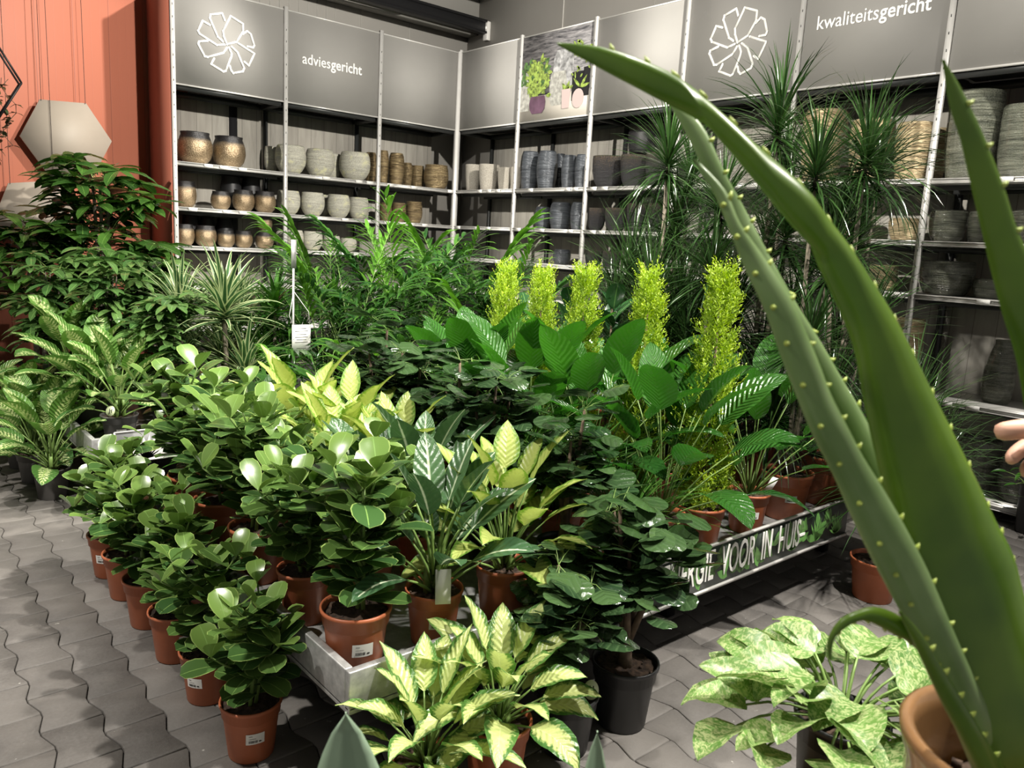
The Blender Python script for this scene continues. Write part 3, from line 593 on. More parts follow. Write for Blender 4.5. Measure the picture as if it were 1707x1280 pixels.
def P_pothos(R, h0, n, r, L=.12, W=.085, mat='pothos_leaf', up=.22):
    f, s = MB(), MB()
    for k in range(n):
        t = k / n; az = k * GA + R.uniform(-.3, .3)
        pts, e = arc((cos(az) * .02, sin(az) * .02, h0), az, 1.35 - 1.0 * t, up + r * t * R.uniform(.7, 1.1), .6 + .5 * t, 5); s.tube(pts, [.003, .0028, .0026, .0022, .002], 5)
        leaf(f, pts[-1], az + R.uniform(-.8, .8), R.uniform(-.1, .7), L * R.uniform(.75, 1.1), W * R.uniform(.8, 1.1), .38, .85, R.uniform(.4, 1.3), .3, 9, 4, R.uniform(-.5, .5), .018, R.random())
    return [('foliage', f, mat), ('stem', s, 'green_stem')]

# ------------------------------------------------------------------ nursery pots, labels
def nursery_pot(r, h):
    m = MB(); m.lathe([(r * .70, 0), (r * .73, .004), (r * .88, h * .74), (r * .90, h * .76), (r * .93, h * .765), (r * .955, h * .93), (r, h * .94), (r * 1.01, h * .97), (r, h), (r * .95, h), (r * .92, h * .93), (r * .88, h * .82)], 36)
    return m
def soil_disc(r, h, R):
    m = MB(); seg = 24; pr = [(r * .91, h * .90), (r * .8, h * .905), (r * .6, h * .91), (r * .4, h * .915), (r * .2, h * .92)]
    V = []
    for rr, z in pr:
        for j in range(seg): a = j * 2 * pi / seg; V.append((rr * cos(a), rr * sin(a), z + R.uniform(-.005, .005)))
    V.append((0, 0, h * .92)); n = len(pr)
    q = [[i * seg + j, i * seg + (j + 1) % seg, (i + 1) * seg + (j + 1) % seg, (i + 1) * seg + j] for i in range(n - 1) for j in range(seg)]
    m.add(V, q, [[(n - 1) * seg + j, (n - 1) * seg + (j + 1) % seg, n * seg] for j in range(seg)])
    for _ in range(26):
        a = R.uniform(0, 6.28); rr = r * .85 * sqrt(R.random()); c = (rr * cos(a), rr * sin(a), h * .915); s_ = R.uniform(.004, .009)
        m.box(c, (s_, s_ * .7, s_ * .7), R.uniform(0, 3))
    return m
def label_on_pot(r, h, root, ang):
    rr = r * .815; m = MB(); W, Hh = .052, .034; n = 6; zc = h * .5
    def rad(z): return r * (.73 + .15 * z / (h * .74)) + .0012
    def patch(mb, w0, w1, z0, z1, lift=0.0):
        V = []
        for i in range(n + 1):
            x = w0 + (w1 - w0) * i / n
            for z in (z0, z1): R_ = rad(z) + lift; a = x / R_; V.append((R_ * cos(a), R_ * sin(a), z))
        mb.add(V, [[2 * i, 2 * i + 2, 2 * i + 3, 2 * i + 1] for i in range(n)])
    patch(m, -W / 2, W / 2, zc - Hh / 2, zc + Hh / 2)
    lab = m.build('price_label', 'paper', root)
    lab.rotation_euler.z = ang
    k = MB(); R = random.Random(5); x = -.018
    while x < .006:
        wd = R.choice((.0007, .0012, .0016)); patch(k, x, x + wd, zc - .012, zc - .004, .0006); x += wd + R.choice((.0008, .0013))
    patch(k, .010, .017, zc - .011, zc - .007, .0006); patch(k, -.018, -.008, zc + .009, zc + .0105, .0006); patch(k, -.018, .002, zc + .001, zc + .002, .0006)
    o = k.build('barcode_print', 'print_ink', lab)
    return lab
plain('pothos_print', (.12, .3, .07), .45)
plain('red_board', (.33, .10, .06), .7)
plain('steel_dark_sign', (.16, .165, .16), .5)
plain('tag_paper', (.62, .7, .42), .5)
# ------------------------------------------------------------------ the setting: floor, walls, ceiling
def floor():
    j = MB(); j.add([(-2.5, -1.5, -.012), (5.8, -1.5, -.012), (5.8, 7.8, -.012), (-2.5, 7.8, -.012)], [[0, 1, 2, 3]])
    j.build('floor_bed', 'joint_sand', kind='structure')
    R = random.Random(3); m = MB(); PX, PY, A = .15, .207, .0105; g = .0016
    def off(y):
        t = (y / PY) % 1.0
        if t < .08 or t >= .92: return 1.0
        if t < .42: return 1 - 2 * (t - .08) / .34
        if t < .58: return -1.0
        return -1 + 2 * (t - .58) / .34
    brk = [0, .08, .42, .5, .58, .92, 1.0]
    for i in range(-14, 34):
        x0 = .674 + i * PX; sg = 1 if i % 2 == 0 else -1
        ys = 2.25 if i % 2 == 0 else 2.25 + PY / 2
        for k in range(-17, 27):
            y0 = ys + k * PY
            if x0 > 5.75 or y0 > 7.75 or y0 < -1.2: continue
            # boundary offset is widest where this column's tiles meet
            left = [(x0 - A * off(b * PY), y0 + b * PY) for b in brk]
            right = [(x0 + PX + A * off(b * PY), y0 + b * PY) for b in brk]
            left[0] = (left[0][0], y0 + g); left[-1] = (left[-1][0], y0 + PY - g); right[0] = (right[0][0], y0 + g); right[-1] = (right[-1][0], y0 + PY - g)
            out = [(x - g, y) for x, y in right] + [(x + g, y) for x, y in left[::-1]]
            o = np.array(out); o[:len(brk), 0] += 0; c = o.mean(0); dz = R.uniform(-.0012, .0012)
            inn = c + (o - c) * (1 - .0035 / np.maximum(.06, np.abs(o - c).max())); n = len(o)
            V = np.concatenate([np.c_[o, np.full(n, -.012)], np.c_[o, np.full(n, -.003 + dz)], np.c_[inn, np.full(n, dz)]])
            q = [[a * n + b, a * n + (b + 1) % n, (a + 1) * n + (b + 1) % n, (a + 1) * n + b] for a in range(2) for b in range(n)]
            m.add(V, q, [list(range(2 * n, 3 * n))], None, R.random())
    m.build('floor', 'paver', kind='structure')
floor()
b = MB().box((1.65, 7.85, 2.7), (8.3, .1, 5.4)); b.build('wall_back', 'wall_grey', kind='structure')
b = MB().box((.05, 7.79, 2.6), (5.1, .02, 5.2)); b.build('wall_left', 'red_wall', kind='structure')
b = MB().box((5.85, 3.15, 2.7), (.1, 9.3, 5.4)); b.build('wall_right', 'wall_grey', kind='structure')
b = MB()
for y in (6.2, 5.0, 3.8, 2.6, 1.4): b.box((5.798, y, 4.1), (.006, .008, 1.8))
for x in [2.4 + .1 * i for i in range(18)] + [4.4, 5.0]: b.box((x, 7.798, 3.7), (.006, .006, .24))
b.build('trim_1', 'soffit', kind='structure')
b = MB().box((1.65, 3.15, 5.25), (8.4, 9.4, .1)); b.build('ceiling', 'ceiling_dark', kind='structure')
b = MB().box((1.65, 7.7, 4.5), (8.3, .2, 1.36)); b.build('trim_2', 'soffit', kind='structure')
bm_ = MB().box((1.6, 7.41, 3.925), (8.28, .1, .02)).box((1.6, 7.41, 3.805), (8.28, .1, .02)).box((1.6, 7.41, 3.865), (8.28, .03, .12))
bm_.build('trim_3', 'black_metal', kind='structure')
b = MB().box((1.6, 6.9, 4.30), (8.28, .12, .03)).box((1.6, 6.9, 4.18), (8.28, .12, .03)).box((1.6, 6.9, 4.24), (8.28, .03, .12)); b.build('trim_4', 'black_metal', kind='structure')
t = thing('junction_box', 'small pale junction box on the grey wall at the end of the black beam', 'junction box', (5.775, 7.41, 3.76))
bevel(MB().box((0, 0, .07), (.05, .075, .2)).build('housing', 'cable_box', t), .006)
MB().box((-.028, 0, .10), (.006, .05, .03)).box((-.028, 0, .04), (.006, .05, .02)).build('cover', 'paper', t)

# ------------------------------------------------------------------ racks
def stroke(mb, pts, wd, y, closed=False, th=.004):
    """flat raised line in the x-z plane facing -y"""
    P = [np.array(p, float) for p in pts]; P2 = P + [P[0]] if closed else P
    for a, b_ in zip(P2[:-1], P2[1:]):
        d = b_ - a; d /= np.linalg.norm(d) + 1e-9; n = np.array([-d[1], d[0]]) * wd / 2
        c = [a + n, b_ + n, b_ - n, a - n]
        V = [(x, y - th, z) for x, z in c] + [(x, y, z) for x, z in c]
        mb.add(V, [[0, 1, 2, 3], [0, 4, 5, 1], [1, 5, 6, 2], [2, 6, 7, 3], [3, 7, 4, 0]])
    for p in P:
        V = [(p[0] + wd / 2 * cos(a), y - th - .0006, p[1] + wd / 2 * sin(a)) for a in [k * pi / 5 for k in range(10)]]
        mb.add(V, None, [list(range(10))])
def emblem(parent, cx, cz, r):
    m = MB()
    E = [[(1480, 210), (1530, 110), (1612, 158), (1612, 210), (1568, 280), (1505, 298), (1484, 245)],
         [(1492, 140), (1475, 95), (1400, 108), (1395, 130), (1445, 250), (1478, 280)],
         [(1395, 175), (1350, 150), (1320, 215), (1330, 235), (1440, 305), (1490, 300)],
         [(1380, 278), (1325, 285), (1320, 300), (1360, 380), (1380, 385), (1480, 355), (1505, 320)],
         [(1420, 393), (1400, 430), (1480, 480), (1495, 475), (1532, 380), (1535, 360), (1518, 320)],
         [(1522, 440), (1530, 470), (1545, 490), (1610, 477), (1618, 455), (1575, 350), (1535, 312)],
         [(1620, 412), (1650, 437), (1680, 375), (1688, 355), (1582, 290)],
         [(1612, 225), (1640, 205), (1665, 225), (1688, 300), (1680, 315), (1642, 308)]]
    for k, pts in enumerate(E):
        P = [(cx + (x - 1507) / 372 * r * 1.95, cz - (y - 292 - .18 * (x - 1507)) / 400 * r * 1.95) for x, y in pts]
        stroke(m, P, .0165, -.006, closed=(k == 0))
    return m.build('emblem', 'sign_white', parent)
def lettering(parent, parts, x0, z0, width, y, mat='sign_white', name='lettering', tall=1.0, shear=0.0, lift=None):
    """parts = [(text, boldness)], set from x0 along x and fitted to the width"""
    obs = []; x = 0
    for txt, bold in parts:
        c = bpy.data.curves.new('t', 'FONT'); c.body = txt; c.size = 1.0; c.offset = bold; c.extrude = .012; c.shear = shear; c.resolution_u = 3
        o = bpy.data.objects.new('t', c); COL.objects.link(o); bpy.context.view_layer.update()
        dg = bpy.context.evaluated_depsgraph_get(); me = bpy.data.meshes.new_from_object(o.evaluated_get(dg)); bpy.data.objects.remove(o); bpy.data.curves.remove(c)
        co = np.zeros(len(me.vertices) * 3); me.vertices.foreach_get('co', co); co = co.reshape(-1, 3)
        mn, mx_ = co[:, 0].min(), co[:, 0].max(); gap = .02 if x == 0 else .045
        obs.append((me, co, x - mn + (0 if x == 0 else gap))); x += mx_ - mn + (0 if x == 0 else gap)
    s_ = width / x; out = []
    for me, co, dx in obs:
        n = np.stack([x0 + (co[:, 0] + dx) * s_, y - (co[:, 2] + .012) * .15, z0 + co[:, 1] * s_ * tall], 1)
        if lift: n[:, 2] += lift * (n[:, 0] - x0)
        me.vertices.foreach_set('co', n.astype(np.float32).ravel()); me.update(); me.materials.clear(); me.materials.append(M[mat])
        o = bpy.data.objects.new(name, me); COL.objects.link(o); o.parent = parent; out.append(o)
    return out
def leafshape(mb, x, z, a, L, W, y):
    P = []
    for t in (0, .2, .45, .7, 1): P.append((t, sin(pi * t ** .8) * .5))
    pts = [(t, w_) for t, w_ in P] + [(t, -w_) for t, w_ in P[-2:0:-1]]
    mb.add([(x + cos(a) * t * L - sin(a) * w_ * W, y, z + sin(a) * t * L + cos(a) * w_ * W) for t, w_ in pts], None, [list(range(len(pts)))[::-1]])
def flat_profile(mb, cx, z0, prof, y):
    pts = [(cx + r, z0 + z) for r, z in prof] + [(cx - r, z0 + z) for r, z in prof[::-1]]
    mb.add([(x, y, z) for x, z in pts], None, [list(range(len(pts)))[::-1]])
def poster(parent):
    y = -.0065
    MB().box((.5, -.004, 3.19), (.95, .004, .56)).build('printed_stone_wall', 'poster_stone', parent)
    MB().box((.5, -.004, 2.797), (.95, .004, .225)).build('printed_table', 'poster_table', parent)
    m = MB(); flat_profile(m, .62, 2.86, [(.09, 0), (.13, .06), (.14, .2), (.13, .36), (.10, .42), (.10, .43)], y); m.build('printed_vase', 'poster_vase', parent)
    m = MB(); flat_profile(m, .56, 2.80, [(.08, 0), (.11, .06), (.115, .22), (.09, .3)], y - .0006); m.build('printed_vase', 'poster_pale', parent); m = MB(); flat_profile(m, .09, 2.78, [(.07, 0), (.085, .1), (.08, .3), (.03, .36)], y - .0006); m.build('printed_vase', 'poster_pale', parent)
    m = MB(); flat_profile(m, .82, 2.82, [(.07, 0), (.075, .25)], y - .0003); flat_profile(m, .93, 2.85, [(.04, 0), (.04, .25)], y - .0003); m.build('printed_pot', 'black_metal', parent)
    m = MB(); R = random.Random(8)
    for k in range(70): leafshape(m, R.uniform(.06, .4), R.uniform(2.98, 3.22), R.uniform(0, 6.28), R.uniform(.05, .09), .035, y - .001 - .00002 * k)
    m.build('printed_leaves', 'poster_leaf_dark', parent)
    m = MB()
    for k in range(95): leafshape(m, .28 + R.gauss(0, .07), R.uniform(2.87, 3.22), R.uniform(0, 6.28), R.uniform(.05, .1), .04, y - .003 - .00002 * k)
    for k in range(26): leafshape(m, R.uniform(.72, .95), R.uniform(3.0, 3.35), R.uniform(0, 6.28), R.uniform(.04, .08), .02, y - .003)
    for a in (2.2, 1.2, .5): leafshape(m, .68, 2.91, a, .1, .045, y - .0035)
    for a in (2.4, .2, .9): leafshape(m, .86, 2.93, a, .13, .03, y - .0035)
    m.build('printed_leaves', 'poster_leaf', parent)
    m = MB(); flat_profile(m, .29, 2.745, [(.07, 0), (.105, .04), (.115, .10), (.10, .15), (.09, .16)], y - .006); m.build('printed_pot', 'poster_purple', parent)
    m = MB(); flat_profile(m, .68, 2.76, [(.045, 0), (.06, .17)], y - .005); P = [(.84 + .075 * cos(a), .0, 2.835 + .085 * sin(a)) for a in np.arange(16) * pi / 8]
    m.add([(x, y - .0052, z) for x, _, z in P], None, [list(range(16))[::-1]]); m.build('printed_pot', 'poster_pink', parent)
def bay(loc, rz, shelves, label, deco=None, side=False, last=False, tickets=()):
    t = thing('shelving_bay', label, 'shelving', loc, rz, 'racking bays along the two walls')
    def upright(x, y, h, name='upright'):
        m = MB().box((x, y, h / 2), (.034, .03, h)); m.build(name, 'steel_white', t)
    upright(.0175, -.008, 3.50)
    if last: upright(1.02, -.008, 3.5)
    m = MB()
    for z in np.arange(.2, 3.4, .1): m.box((.0175, -.0235, z), (.005, .001, .016))
    m.build('slot_row', 'steel_dark', t)
    m = MB().box((.03, .47, 1.33), (.035, .03, 2.66)); m.build('rear_upright', 'steel_dark', t)
    MB().box((.5, .49, 1.34), (.994, .012, 2.66)).build('back_panel', 'back_wood', t)
    if side: MB().box((-.008, .285, 1.74), (.012, .58, 3.48)).build('side_panel', 'red_board', t)
    rr = random.Random(int(loc[0] * 7 + loc[1] * 13))
    for i, z in enumerate(shelves):
        s = MB().box((.515, .24, z - .012), (.95, .46, .022)).build('shelf_board', 'steel_white', t)
        r = MB().box((.517, -.004, z - .018), (.96, .022, .034)).box((.517, -.02, z - .006), (.96, .012, .006)).box((.517, -.02, z - .03), (.96, .012, .006)).build('price_rail', 'steel_white', s)
        u = MB().box((.5, .1, z - .05), (.96, .02, .03)).box((.5, .4, z - .05), (.96, .02, .03)).build('shelf_beam', 'steel_dark', s)
        for x in sorted(rr.sample([.14, .3, .46, .62, .78, .9], 3)):
            MB().box((x + rr.uniform(-.03, .03), -.0285, z - .018), (.075, .002, .032)).build('price_ticket', 'paper', s)
    h = MB().box((.517, .004, 3.075), (.962, .016, .79)).build('header_panel', 'header_grey', t)
    MB().box((.517, .0, 2.676), (.962, .02, .012)).build('header_edge', 'steel_white', h)
    MB().box((.517, .0, 3.474), (.962, .02, .01)).build('header_edge', 'steel_white', h)
    c = MB().box((.5, .25, 2.705), (.96, .46, .01)).box((.5, .03, 2.66), (.96, .03, .05)).box((.5, .46, 2.66), (.96, .03, .05)).box((.01, .25, 2.66), (.03, .44, .04)).box((.99, .25, 2.66), (.03, .44, .04))
    c.build('canopy_frame', 'steel_dark', t)
    if deco == 'emblemL': emblem(h, .48, 3.08, .255)
    elif deco == 'emblemR': emblem(h, .50, 3.078, .255)
    elif deco == 'advies': lettering(h, [('advies', 0.004), ('gericht', .014)], .183, 3.045, .625, -.005, tall=1.12)
    elif deco == 'kwaliteits': lettering(h, [('kwaliteits', 0.004), ('gericht', .014)], .132, 3.06, .753, -.005, tall=1.12)
    elif deco == 'poster': poster(h)
    return t
Z1 = [2.044, 1.661, 1.325, .98, .6, .12]; Z2 = [2.044, 1.661, 1.325, .68, .10]
bay((2.27, 7.2, 0), 0, Z1, 'racking bay with a white flower emblem header beside the red wall', 'emblemL', side=True)
bay((3.27, 7.2, 0), 0, Z1, 'racking bay under the grey header reading adviesgericht', 'advies')
bay((4.27, 7.2, 0), 0, Z1, 'racking bay under a blank grey header between the adviesgericht bay and the corner post')
bay((5.27, 7.2, 0), -pi / 2, Z1, 'racking bay under a blank grey header between the corner post and the photo poster')
bay((5.27, 6.2, 0), -pi / 2, Z1, 'racking bay under the printed poster of potted plants before a stone wall', 'poster')
bay((5.27, 5.2, 0), -pi / 2, Z1, 'racking bay under a blank grey header between photo poster and flower emblem')
bay((5.27, 4.2, 0), -pi / 2, Z2, 'racking bay with a white flower emblem header next to the kwaliteitsgericht bay', 'emblemR')
bay((5.27, 3.2, 0), -pi / 2, Z2, 'racking bay under the grey header reading kwaliteitsgericht', 'kwaliteits')
bay((5.27, 2.2, 0), -pi / 2, Z2, 'racking bay with tall glossy green planters under a blank header', last=True)
MB().box((5.255, 7.185, 1.74), (.05, .05, 3.48)).build('corner_post', 'steel_white', label='thick whitish post where the two rows of racking meet', cat='post')
MB().box((2.985, 7.676, 1.33), (.075, .012, 2.6)).build('black_column', 'black_metal', label='black vertical strut behind the shelves of bronze pots', cat='strut')

# ------------------------------------------------------------------ decorative pots on the racks
PROF = {
 'bz': ('glaze_bronze', [(.24, 0), (.31, .02), (.44, .18), (.5, .42), (.485, .66), (.43, .86), (.405, .92), (.42, 1), (.39, 1), (.40, .9), (.44, .6), (.3, .1)]),
 'bk': ('pot_black', [(.24, 0), (.31, .02), (.44, .18), (.5, .42), (.485, .66), (.43, .86), (.405, .92), (.42, 1), (.39, 1), (.40, .9), (.44, .6), (.3, .1)]),
 'wh': ('glaze_white', [(.20, 0), (.27, .015), (.37, .13), (.475, .34), (.5, .55), (.485, .78), (.44, .95), (.42, 1), (.40, .98), (.42, .6), (.25, .1)]),
 'gt': ('glaze_gold', [(.34, 0), (.38, .02), (.46, .3), (.5, .6), (.46, .88), (.38, 1), (.34, 1), (.4, .8), (.3, .1)]),
 'gb': ('glaze_gold', [(.30, 0), (.38, .03), (.48, .3), (.5, .5), (.475, .8), (.44, .95), (.45, 1), (.42, 1), (.42, .6), (.3, .1)]),
 'cr': ('glaze_cream', [(.33, 0), (.38, .03), (.45, .4), (.49, .8), (.5, 1), (.46, 1), (.43, .6), (.3, .1)]),
 'dr': ('glaze_blue', [(.34, 0), (.38, .02), (.47, .3), (.5, .6), (.46, .88), (.38, 1), (.34, 1), (.4, .8), (.3, .1)]),
 'dt': ('glaze_rough', [(.22, 0), (.30, .03), (.42, .22), (.485, .55), (.5, .82), (.49, 1), (.46, 1), (.44, .6), (.27, .1)]),
 'go': ('glaze_pale_gold', [(.33, 0), (.38, .03), (.46, .35), (.5, .75), (.48, .97), (.45, 1), (.42, .98), (.44, .6), (.3, .1)]),
 'gr': ('glaze_green', [(.34, 0), (.40, .03), (.48, .35), (.5, .7), (.49, .97), (.46, 1), (.43, .98), (.44, .6), (.3, .1)]),
 'gg': ('glaze_green', [(.32, 0), (.38, .03), (.46, .3), (.5, .65), (.49, .92), (.46, 1), (.43, .98), (.45, .6), (.3, .1)]),
 'gj': ('glaze_green', [(.38, 0), (.44, .04), (.5, .3), (.48, .55), (.36, .8), (.27, .93), (.28, 1), (.24, 1), (.24, .9), (.4, .5), (.3, .1)]),
 'pl': ('pot_black', [(.40, 0), (.43, .03), (.48, .4), (.5, .9), (.5, 1), (.47, 1), (.45, .5), (.4, .1)]),
}
GRP = {'bz': 'bronze bowl pots', 'bk': 'black bowl pots', 'wh': 'whitish stone pots', 'gt': 'antique gold vases', 'gb': 'antique gold round pots', 'cr': 'cream cup pots', 'dr': 'blue-grey ribbed vases', 'dt': 'charcoal cup pots', 'go': 'pale gold planters', 'gr': 'tall green planters', 'gg': 'green glazed pots'}
NM = {'pot': 'ceramic_pot', 'vase': 'ceramic_vase', 'planter': 'ceramic_planter', 'jar': 'ceramic_jar'}
def refine(p):
    o = []
    for i in range(len(p) - 1):
        o.append(p[i]); 
        if abs(p[i + 1][1] - p[i][1]) > .12: o.append(((p[i][0] + p[i + 1][0]) / 2 * 1.008, (p[i][1] + p[i + 1][1]) / 2))
    return o + [p[-1]]
PM = {}
for k, (mt, pr) in PROF.items(): PM[k] = MB().lathe(refine(pr), 28).mesh('pot_' + k, mt)
for sty, x, y, z, d, h, lab, cat in SHELF_POTS:
    o = bpy.data.objects.new(NM[cat], PM[sty]); COL.objects.link(o); o.location = (x, y, z + .0005); o.scale = (d, d, h * .95); o.rotation_euler.z = (x * 31 + y * 17) % 6.28
    tag(o, lab, cat, GRP.get(sty))
# ------------------------------------------------------------------ red wall corner: hexagons, hanging frame, console
def hexagon(cx, cz, r, y, label, rot=0.06):
    t = thing('hexagonal_panel', label, 'wall panel', (cx, y, cz - r), 0, 'beige hexagonal panels on the red wall')
    pts = [(r * cos(rot + k * pi / 3), r + r * sin(rot + k * pi / 3)) for k in range(6)]
    m = MB(); V = [(x, -.012, z) for x, z in pts] + [(x, .012, z) for x, z in pts]
    m.add(V, None, [[5, 4, 3, 2, 1, 0][::-1], [6, 7, 8, 9, 10, 11][::-1]] + [[i, i + 6, (i + 1) % 6 + 6, (i + 1) % 6] for i in range(6)]); m.build('board', 'hex_panel', t)
    for k in (1, 2):
        x, z = pts[k]; MB().tube([(x * .95, -.016, z * .99), (x * .95, -.016, z + .02), (x * .9, -.005, 4.58 - cz + r)], .0022, 5).build('hanging_cord', 'cord', t)
hexagon(1.575, 2.165, .345, 7.70, 'large beige hexagonal panel hung by two cords on the red wall')
hexagon(1.34, 1.50, .335, 7.69, 'beige hexagonal panel half hidden by foliage below the large one', .15)
hexagon(.62, 1.25, .32, 7.68, 'beige hexagonal panel cut by the picture edge above the console table', .1)
t = thing('hanging_frame', 'black hexagonal hanging frame with trailing dried vine on red wall', 'hanging planter', (.86, 7.3, 2.17))
m = MB(); r = .33
for yy in (-.05, .05):
    P = [(r * cos(k * pi / 3), yy, r + r * sin(k * pi / 3)) for k in range(6)]
    for k in range(6): m.tube([P[k], P[(k + 1) % 6]], .008, 4)
for k in range(6): m.tube([(r * cos(k * pi / 3), -.05, r + r * sin(k * pi / 3)), (r * cos(k * pi / 3), .05, r + r * sin(k * pi / 3))], .008, 4)
m.build('frame', 'black_metal', t)
R = random.Random(12); f, s = MB(), MB()
for k in range(7):
    x = R.uniform(-.05, .3); L = R.uniform(.3, .75); pts = [(x + .05 * sin(j * 1.1 + k), R.uniform(-.05, .05), .35 - L * j / 8) for j in range(9)]
    s.tube(pts, .0025, 4)
    for p in pts[1:]:
        for q in range(3): leaf(f, p, R.uniform(0, 6.28), R.uniform(-.9, .4), R.uniform(.04, .07), .04, .5, .7, .5, .2, 4, 2, 0, 0, R.random())
f.build('vine_leaves', 'ivy_leaf', t); s.build('vine_stem', 'bark', t)
MB().tube([(0, 0, .65), (0, 0, 2.42)], .002, 5).build('hanging_cord', 'cord', t)

t = thing('console_table', 'narrow dark console table against the red wall', 'table', (.85, 7.36, 0))
bevel(MB().box((0, 0, .885), (.9, .36, .025)).build('tabletop', 'plum_glass', t))
for x in (-.42, .42):
    for y in (-.15, .15): MB().box((x, y, .436), (.03, .03, .872)).build('leg', 'plum_glass', t)
MB().box((0, 0, .3), (.84, .3, .02)).build('lower_shelf', 'plum_glass', t)
def lantern(x, y, r, h, lab):
    t = thing('ribbed_lamp', lab, 'lamp', (x, y, .8985), 0, 'plum ribbed lamps on the console table')
    m = MB(); seg = 48; pr = [(.0, .012), (.7, .012), (.95, .08), (1, .2), (1, .85), (.85, .97), (.3, 1.0)]
    V = []
    for rr, z in pr:
        for j in range(seg): a = j * 2 * pi / seg; q = r * rr * (1 + (.05 if j % 2 else 0)); V.append((q * cos(a), q * sin(a), .012 + (h - .012) * z))
    m.add(V, [[i * seg + j, i * seg + (j + 1) % seg, (i + 1) * seg + (j + 1) % seg, (i + 1) * seg + j] for i in range(len(pr) - 1) for j in range(seg)])
    m.build('ribbed_shade', 'plum_glass', t); MB().lathe([(r * .7, 0), (r * .72, .003), (r * .72, .012), (r * .5, .0125)], 24, close=True).build('base', 'brass', t)
    return t
t = lantern(1.02, 7.3, .075, .25, 'taller ribbed plum lamp with a white tag on the console'); MB().box((.045, -.085, .2), (.035, .002, .06), .4).build('price_tag', 'paper', t)
lantern(1.16, 7.27, .057, .135, 'short ribbed plum lamp beside the tagged taller one')

# ------------------------------------------------------------------ display tables and signs
def bench(x0, x1, y0, y1, label):
    t = thing('display_table', label, 'display table', ((x0 + x1) / 2, (y0 + y1) / 2, 0), 0, 'low plant display tables'); w_, d_ = (x1 - x0), (y1 - y0)
    bevel(MB().box((0, 0, .295), (w_, d_, .02)).build('tray', 'galvanised', t))
    for i, (c, dm) in enumerate([((0, -d_ / 2 + .012, .35), (w_, .024, .11)), ((0, d_ / 2 - .012, .35), (w_, .024, .11)), ((-w_ / 2 + .012, 0, .35), (.024, d_ - .048, .11)), ((w_ / 2 - .012, 0, .35), (.024, d_ - .048, .11))]):
        bevel(MB().box(c, dm).build('rim', 'galvanised', t), .004)
    for sx in (-1, 0, 1):
        for sy in (-1, 1): MB().box((sx * (w_ / 2 - .35), sy * (d_ / 2 - .25), .1425), (.05, .05, .285)).build('leg', 'black_metal', t)
bench(.92, 4.2, 1.625, 3.45, 'low galvanised plant table with banner along its front edge')
bench(.93, 4.2, 4.3, 6.1, 'low galvanised plant table farther back with fern sign on its corner')
t = thing('banner', 'long dark banner reading GROENE ENERGIE VOOR IN HUIS along the plant table', 'banner', (1.62, 1.612, 0))
MB().box((.95, 0, .335), (1.9, .004, .17)).build('printed_panel', 'sign_dark', t)
MB().box((.95, -.004, .424), (1.9, .012, .010)).box((.95, -.004, .246), (1.9, .012, .012)).build('frame_rail', 'steel_white', t)
R = random.Random(21); mg, mp = MB(), MB()
for k in range(110):
    x = R.uniform(0.08, 1.82); z = R.uniform(.255, .36); a = R.uniform(.3, 2.8); L = R.uniform(.06, .12)
    leafshape(mg if k % 3 else mp, x, z, a, min(L, (.413 - z) / max(.3, sin(a))), .036, -.0025 - .00001 * k)
for cx in (.22, .6, 1.42, 1.62, 1.8):
    for k in range(9): a = .4 + k * .29; leafshape(mp, cx, .27, a, .11 if a > .9 and a < 2.2 else .07, .014, -.0034)
mg.build('printed_leaves', 'poster_leaf_dark', t); mp.build('printed_fronds', 'pothos_print', t)
lettering(t, [('GROENE  ENERGIE  VOOR  IN  HUIS–', .002)], .17, .285, 1.34, -.0042, tall=2.15)
t = thing('fern_sign', 'grey sign with white fern print on the rear table corner', 'sign', (1.03, 4.288, 0))
MB().box((.17, 0, .35), (.34, .006, .165)).build('printed_panel', 'steel_dark_sign', t)
m = MB(); stroke(m, [(.005, .268), (.005, .432), (.335, .432), (.335, .268)], .008, -.003, True)
m.build('border', 'sign_white', t); m = MB()
for k in range(11):
    a = .15 + k * .26; leafshape(m, .16, .275, a, .135 if .6 < a < 2.5 else .15, .022, -.0045)
m.build('fern_print', 'sign_white', t)
t = thing('care_sign', 'white care card hanging from a grey stake among the palms', 'sign', (1.99, 4.24, .305))
MB().box((0, 0, .565), (.012, .006, 1.13)).build('stake', 'galvanised', t)
MB().box((.0, -.002, 1.07), (.03, .004, .16)).build('stake_head', 'galvanised', t)
MB().box((.045, -.012, .585), (.115, .002, .165)).build('card', 'paper', t)
m = MB()
for j, z in enumerate((.645, .63, .61, .595, .58, .565, .53)): m.box((.045, -.0135, z), (.08 if j % 2 else .06, .0008, .003))
m.build('card_print', 'print_ink', t)
MB().tube([(.0, -.004, .86), (-.03, -.012, .72), (-.005, -.012, .665)], .0015, 4).tube([(.0, -.004, .86), (.09, -.012, .74), (.095, -.012, .665)], .0015, 4).build('hanger', 'paper', t)

# ------------------------------------------------------------------ plants
def rp(seed): return random.Random(seed)
